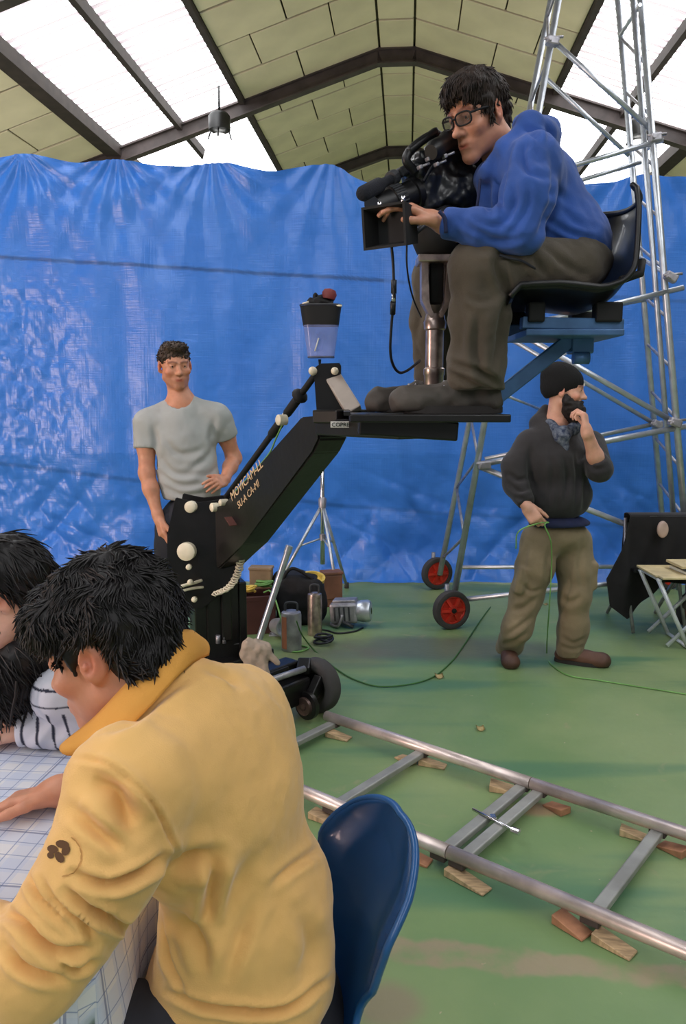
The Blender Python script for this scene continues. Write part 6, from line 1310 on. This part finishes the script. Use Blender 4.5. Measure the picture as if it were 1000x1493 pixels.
# ---- standing man in the grey t-shirt
def grey_person():
    V = 4.5; t = thing('person', 'person in a grey t-shirt standing behind the crane column, hand on hip', 'person', (P(270, 900, V).x, V, 0))
    hd = Head(P(255, 535, V), frame((.42, -.88, -.14), roll=.06), .98, 1.0, 1.0, 1.14); nb = P(264, 587, V + .03); sr, sl = P(213, 618, V + .02), P(320, 610, V + .06); er, wr = P(214, 690, V - .02), P(231, 755, V - .08); el, wl = P(341, 668, V + .14), P(327, 700, V - .06)
    pel = P(278, 750, V + .02); hr, hl = P(252, 770, V), P(300, 770, V + .04); zk = .5
    fx = lambda p, x, y, z: Vector((p.x + x, p.y + y, z)); kr, kl = fx(hr, -.03, -.03, zk), fx(hl, .02, -.02, zk); ar, al = fx(hr, -.03, .04, .09), fx(hl, .05, .16, .09)
    fl = Flesh(); hd.add(fl, nb, .058); fl.chain([nb, P(268, 660, V + .04), pel], [.065, .085, .085], .04); fl.cap(sr, sl, .05, .05, .05); fl.cap(nb, sr, .05, .045, .05); fl.cap(nb, sl, .05, .045, .05)
    fl.chain([sr, sr.lerp(er, .45), er, er.lerp(wr, .35), wr], [.056, .052, .043, .043, .027], .03); fl.chain([sl, sl.lerp(el, .45), el, el.lerp(wl, .4), wl], [.056, .05, .043, .04, .027], .03)
    for h, k, a in ((hr, kr, ar), (hl, kl, al)): fl.chain([pel, h, k, a], [.11, .085, .055, .04], .03)
    K = hand(fl, wr, P(236, 775, V - .1) - wr, (.75, .5, 0), (.5, -.9, .1), (.3, .35, .42, .5), (.4, .35), 1.08, .08, r0=.03); hand(fl, wl, P(318, 703, V - .14) - wl, (-.2, .9, -.3), (0, -.3, 1), (.35, .4, .45, .5), (.5, .2), 1., .08)
    skin_mesh(fl, [around([hd.p(0, 0, 0), hd.p(0, .05, -.12)], .15), around([wr, P(238, 800, V - .1)], .07), around([wl, P(310, 705, V - .15)], .06), around([sr, er, wr], .07), around([sl, el, wl], .07)], .0055, .014, t, [hd], stub=.35, blush=.45, base=(1., .93, .88)); hd.eyes(t)
    f = Flesh(); s = hd.s; c = hd.p; f.ell(c(0, -.018, .055), [v * s for v in (.089, .103, .087)], hd.R); f.ell(c(0, .112, .0), [v * s for v in (.074, .062, .076)], hd.R, .012, -1); f.ell(c(0, .05, -.065), [v * s for v in (.12, .09, .07)], hd.R, .012, -1)
    for x in (-1, 1): f.ell(c(x * .09, -.004, .0), [v * s for v in (.025, .024, .034)], hd.R, .008, -1)
    f.ell(c(0, .04, .115), [v * s for v in (.068, .06, .028)], hd.R, .02)
    ho = garment('hair', f, .006, M['hair_grey'], t, [lambda V_, Nn: .005 * vnoise(V_ / .014, 4)], rough=0)
    hairlocks('hair_locks', ho, hd, lambda x, y, z: z > .02, 'hair_grey', t, 900, .02, .0028, lambda x, y, z: (x * 3 + .3, .6, .2), (0, 0, 0), 8, lift=.3)
    f = Flesh(); f.ell(P(267, 645, V + .03), (.19, .125, .19), k=.05); f.ell(P(273, 685, V + .03), (.178, .122, .15), k=.06); f.ell(P(279, 715, V + .02), (.172, .122, .15), k=.06); f.cap(P(240, 597, V + .04), P(216, 614, V + .03), .048, .06, .05); f.cap(P(290, 594, V + .04), P(316, 606, V + .06), .048, .06, .05); f.cap(P(222, 618, V + .02), P(312, 610, V + .06), .085, .08, .05); f.cap(nb + Vector((0, 0, -.012)), P(268, 640, V + .03), .085, .12, .05)
    r1, l1 = sr.lerp(er, .5), sl.lerp(el, .46); f.chain([sr, r1], [.076, .074], .03); f.chain([sl, l1], [.074, .07], .03)
    ox = Vector((-.016, 0, 0)); f.cyl(r1 + ox, r1 + ox + (er - sr).normalized() * .12, .088); f.cyl(l1 - ox, l1 - ox + (el - sl).normalized() * .12, .085); f.cyl(P(278, 728, V), P(280, 800, V), .4, .006); f.cap(nb + Vector((.0, -.03, .01)), hd.p(0, .01, -.05), .068, .07, .01, -1)
    garment('t_shirt', f, .0085, M['grey_tee'], t, [creases(scale=1.6, polys=[(((240, 640), (262, 662), (300, 655)), 4, .006), (((232, 665), (255, 690), (300, 690)), 4, .007), (((236, 690), (262, 708), (305, 704)), 4, .008), (((238, 708), (270, 722), (312, 716)), 4, .008), (((320, 640), (300, 668), (270, 690)), 4, .006), (((325, 670), (308, 690), (285, 700)), 4, .006), (((222, 620), (228, 645), (226, 665)), 4, .008), (((312, 612), (308, 640), (316, 660)), 4, .007)]), lambda V_, Nn: .004 * vnoise(V_ / np.array([.16, .16, .06]), 8)])
    f = Flesh(); f.ell(pel + Vector((0, 0, -.01)), (.165, .12, .13), k=.05)
    for h, k, a in ((hr, kr, ar), (hl, kl, al)): f.chain([h, k, a], [.105, .085, .075], .04)
    f.cyl(ar + Vector((0, 0, -.04)), ar + Vector((0, 0, -.2)), .12); f.cyl(al + Vector((0, 0, -.04)), al + Vector((0, 0, -.2)), .12)
    garment('trousers', f, .012, M['dark_trousers'], t, [dict(a=hr, b=ar, lam=.12, amp=.008, R=.16, seed=3), dict(a=hl, b=al, lam=.12, amp=.008, R=.16, seed=4)])
    for a, d in ((ar, (-.2, -1)), (al, (.9, -.45))): f = Flesh(); shoe(f, a, d, .29, .05, .08); o = garment('shoe', f, .009, M['boot'], t); sole('shoe_sole', a, d, .29, .053, 0, o)
grey_person()

# ---- bearded man in the beanie
def beanie_person():
    V = 4.65; t = thing('person', 'bearded person in black beanie and dark hooded jacket holding a green cable, hand at chin', 'person', (P(800, 960, V).x, V, 0))
    hd = Head(P(823, 571, V), frame((.93, -.34, -.08)), 1.04, 1.02, 1.0, 1.0); nb = P(812, 622, V + .04); sr, sl = P(772, 648, V + .0), P(862, 648, V + .12); er, wr = P(752, 706, V - .02), P(768, 738, V - .14); el, wl = P(874, 684, V - .12), P(855, 628, V - .2)
    pel = P(812, 775, V + .04); hr, hl = P(787, 790, V + .02), P(835, 790, V + .08); kr, kl = P(768, 868, V + .0), P(838, 868, V + .02); ar, al = P(741, 944, V + .12), P(830, 948, V + .04)
    fl = Flesh(); hd.add(fl, nb, .06); fl.chain([nb, P(812, 690, V + .04), pel], [.065, .1, .1], .05); fl.cap(sr, sl, .05, .05, .05); fl.chain([sr, er, wr], [.05, .042, .03], .03); fl.chain([sl, el, el.lerp(wl, .35), wl], [.05, .044, .043, .03], .03)
    for h, k, a in ((hr, kr, ar), (hl, kl, al)): fl.chain([pel, h, k, a], [.11, .085, .055, .04], .03)
    K = hand(fl, wr, P(781, 758, V - .18) - wr, (.3, .95, 0.), (1, -.2, .2), (.9, 1., 1.05, 1.1), (.5, .6), 1.08, .04, r0=.03); hand(fl, wl, P(851, 600, V - .17) - wl, (-.75, .5, .1), (-.2, .7, .3), (.85, .95, 1.1, 1.2), (.35, .7), 1.05, .03, r0=.03)
    skin_mesh(fl, [around([hd.p(0, 0, 0), hd.p(0, .05, -.12)], .15), around([wr, P(785, 770, V - .2)], .07), around([el, wl, P(848, 596, V - .18)], .06)], .0055, .014, t, [hd], mname='skin_pale', blush=.5, base=(1, .94, .9)); hd.eyes(t)
    f = Flesh(); s = hd.s; c = hd.p; f.ell(c(0, .05, -.09), [v * s for v in (.074, .07, .064)], hd.R, .02); f.ell(c(0, .078, -.125), [v * s for v in (.054, .05, .056)], hd.R, .03)
    for x in (-1, 1): f.chain([c(x * .07, .018, -.022), c(x * .066, .024, -.05), c(x * .05, .05, -.085)], [.012, .026, .036], .02); f.cap(c(x * .006, .102, -.052), c(x * .036, .085, -.068), .009, .01, .01)
    f.ell(c(0, .112, -.0655), [v * s for v in (.021, .022, .0075)], hd.R, .006, -1)
    garment('beard', f, .005, M['beard'], t, [lambda V_, Nn: .005 * vnoise(V_ / .014, 4)], rough=0)
    f = Flesh(); f.ell(c(0, -.02, .055), [v * s for v in (.09, .117, .092)], hd.R, .02); f.ell(c(0, -.05, .1), [v * s for v in (.07, .085, .062)], hd.R, .04); f.ell(c(0, -.05, .01), [v * s for v in (.088, .082, .07)], hd.R, .03)
    dn = Vector((0, .42, -1)).normalized(); q0 = Vector((0, .1, .034)); q0 = Vector((0, 0, .034 - .1 * .42)); f.cyl(hd.p(*q0), hd.p(*(q0 + dn * .25)), .2 * s, .006)
    def rib(V_, Nn): q = (V_ - A_(hd.o)) @ np.array(hd.R); return .002 * np.sin(np.arctan2(q[:, 0], q[:, 1] + .02) * 60)
    ho = garment('beanie', f, .005, M['beanie'], t, [rib], rough=.001)
    b = MB(); q = c(.035, .104, .045); b.box(q, (.02, .008, .016), hd.R, .002); b.build('beanie_tag', M['tag_white'], ho)
    # jacket
    f = Flesh(); f.ell(P(808, 672, V + .03), (.2, .15, .2), k=.05); f.ell(P(813, 722, V + .02), (.205, .155, .16), k=.06); f.cap(P(780, 650, V + .0), P(850, 648, V + .1), .09, .08, .06); f.cap(nb + Vector((-.01, .0, -.02)), P(806, 670, V), .095, .15, .05)
    f.chain([sr, P(752, 680, V - .01), er], [.085, .08, .076], .04); f.chain([er, wr - Vector((.0, 0, -.01))], [.074, .052], .03); f.chain([sl, el], [.085, .075], .04); f.cap(el, el.lerp(wl, .2), .07, .062, .03)
    f.chain([P(795, 596, V + .1), P(785, 618, V + .06), P(797, 638, V - .06)], [.03, .05, .035], .03); f.chain([P(790, 606, V + .12), P(812, 618, V + .2), P(840, 622, V + .1)], [.035, .05, .03], .03)
    wd = (wr - er).normalized(); f.cyl(wr - wd * .012, wr + wd * .1, .09); ed = (wl - el).normalized(); f.cyl(el + ed * .07, el + ed * .2, .1); f.cyl(P(815, 756, V), P(815, 830, V), .4, .006); f.cap(nb + Vector((.01, -.02, .02)), hd.p(0, 0, -.05), .075, .075, .012, -1)
    vf = lambda V_, Nn: .011 * np.sin(V_[:, 0] * 95 + 2.2 * vnoise(V_ / .09, 2)) * np.clip((V_[:, 2] - .9) / .1, 0, 1) * np.clip((1.3 - V_[:, 2]) / .2, 0, 1) * (V_[:, 1] < V)
    garment('jacket', f, .0085, M['jacket_dark'], t, [creases(scale=1.8, polys=[(((742, 690), (755, 700), (770, 696)), 3, .007), (((742, 705), (756, 716), (772, 712)), 3, .007), (((750, 722), (762, 728), (774, 722)), 3, .006), (((775, 650), (772, 680), (778, 715)), 4, .008), (((800, 655), (806, 690), (800, 740)), 4, .006), (((822, 665), (826, 700), (820, 745)), 3, .007), (((838, 660), (842, 700), (838, 748)), 3, .007), (((850, 680), (852, 715), (850, 748)), 3, .006), (((812, 700), (814, 725), (811, 750)), 3, .005), (((858, 672), (868, 684), (884, 680)), 3, .006)]), lambda V_, Nn: .005 * vnoise(V_ / .09, 9)])
    f = Flesh(); f.ell(P(815, 762, V + .02), (.185, .14, .05), k=.02); f.cyl(P(815, 766.5, V), P(815, 830, V), .4, .004); garment('under_layer', f, .009, M['navy'], t)
    f = Flesh(); f.chain([P(800, 618, V + .0), P(818, 634, V - .1), P(840, 622, V - .02), P(835, 612, V + .1)], [.03, .04, .034, .03], .03); f.cap(P(822, 640, V - .1), P(826, 664, V - .12), .032, .014, .03); garment('scarf', f, .007, M['scarf'], t, [lambda V_, Nn: .008 * vnoise(V_ / .03, 3)])
    # cargo trousers
    f = Flesh(); f.ell(pel + Vector((0, 0, -.02)), (.175, .135, .11), k=.05); f.chain([hr, P(779, 830, V - .01), kr, P(754, 915, V - .03), ar], [.115, .108, .094, .086, .082], .05); f.chain([hl, P(838, 830, V + .05), kl, P(836, 915, V + .03), al], [.112, .106, .092, .088, .084], .05)
    f.box(P(758, 845, V - .06), (.03, .06, .085), Matrix.Rotation(.25, 3, 'Y'), .02, .02); f.box(P(863, 838, V + .03), (.022, .06, .085), None, .015, .02)
    for a in (ar, al): f.cyl(a + Vector((0, 0, -.035)), a + Vector((0, 0, -.2)), .14)
    garment('cargo_trousers', f, .009, M['cargo'], t, [creases(scale=1.7, polys=[(((740, 925), (755, 915), (775, 900)), 3, .008), (((733, 938), (750, 935), (770, 922)), 3, .008), (((745, 890), (765, 885), (785, 868)), 4, .008), (((760, 850), (775, 862), (790, 858)), 3, .006), (((805, 790), (800, 820), (798, 850)), 4, .008), (((816, 870), (832, 878), (850, 868)), 4, .007), (((820, 930), (836, 938), (856, 930)), 3, .008), (((818, 940), (834, 946), (852, 940)), 3, .006), (((848, 790), (845, 830), (850, 860)), 4, .006), (((770, 790), (764, 820), (768, 850)), 4, .005)]), lambda V_, Nn: .006 * vnoise(V_ / .07, 12)])
    for a, d, L in ((ar, (-.12, -1), .29), (al, (.9, -.4), .3)):
        f = Flesh(); p = shoe(f, (a.x, a.y), d, L, .052, .075); o = garment('shoe', f, .007, M['shoe_brown'], t); sole('shoe_sole', (a.x, a.y), d, L, .055, 0, o); laces('laces', p, o, 'sole', 4, .088, .05)
    # the cable in the hand
    h = K[1][2]; g = [P(752, 800, V - .16), P(756, 775, V - .2), h + Vector((-.025, -.02, .012)), h + Vector((.03, -.02, .016)), P(794, 766, V - .22), P(803, 790, V - .2), P(804, 830, V - .12), P(801, 880, V - .1), G(797, 950, .01), G(803, 968, .006), G(830, 985, .006), G(880, 993, .006), G(1000, 1012, .006), G(1060, 1022, .006)]
    b = MB(); b.tube(spline(g, 8), .0042, 6); tag(b.build('green_cable', M['cable_green'], None), 'light green cable hanging from the bearded man\'s hand and trailing right over the floor', 'cable')
beanie_person()
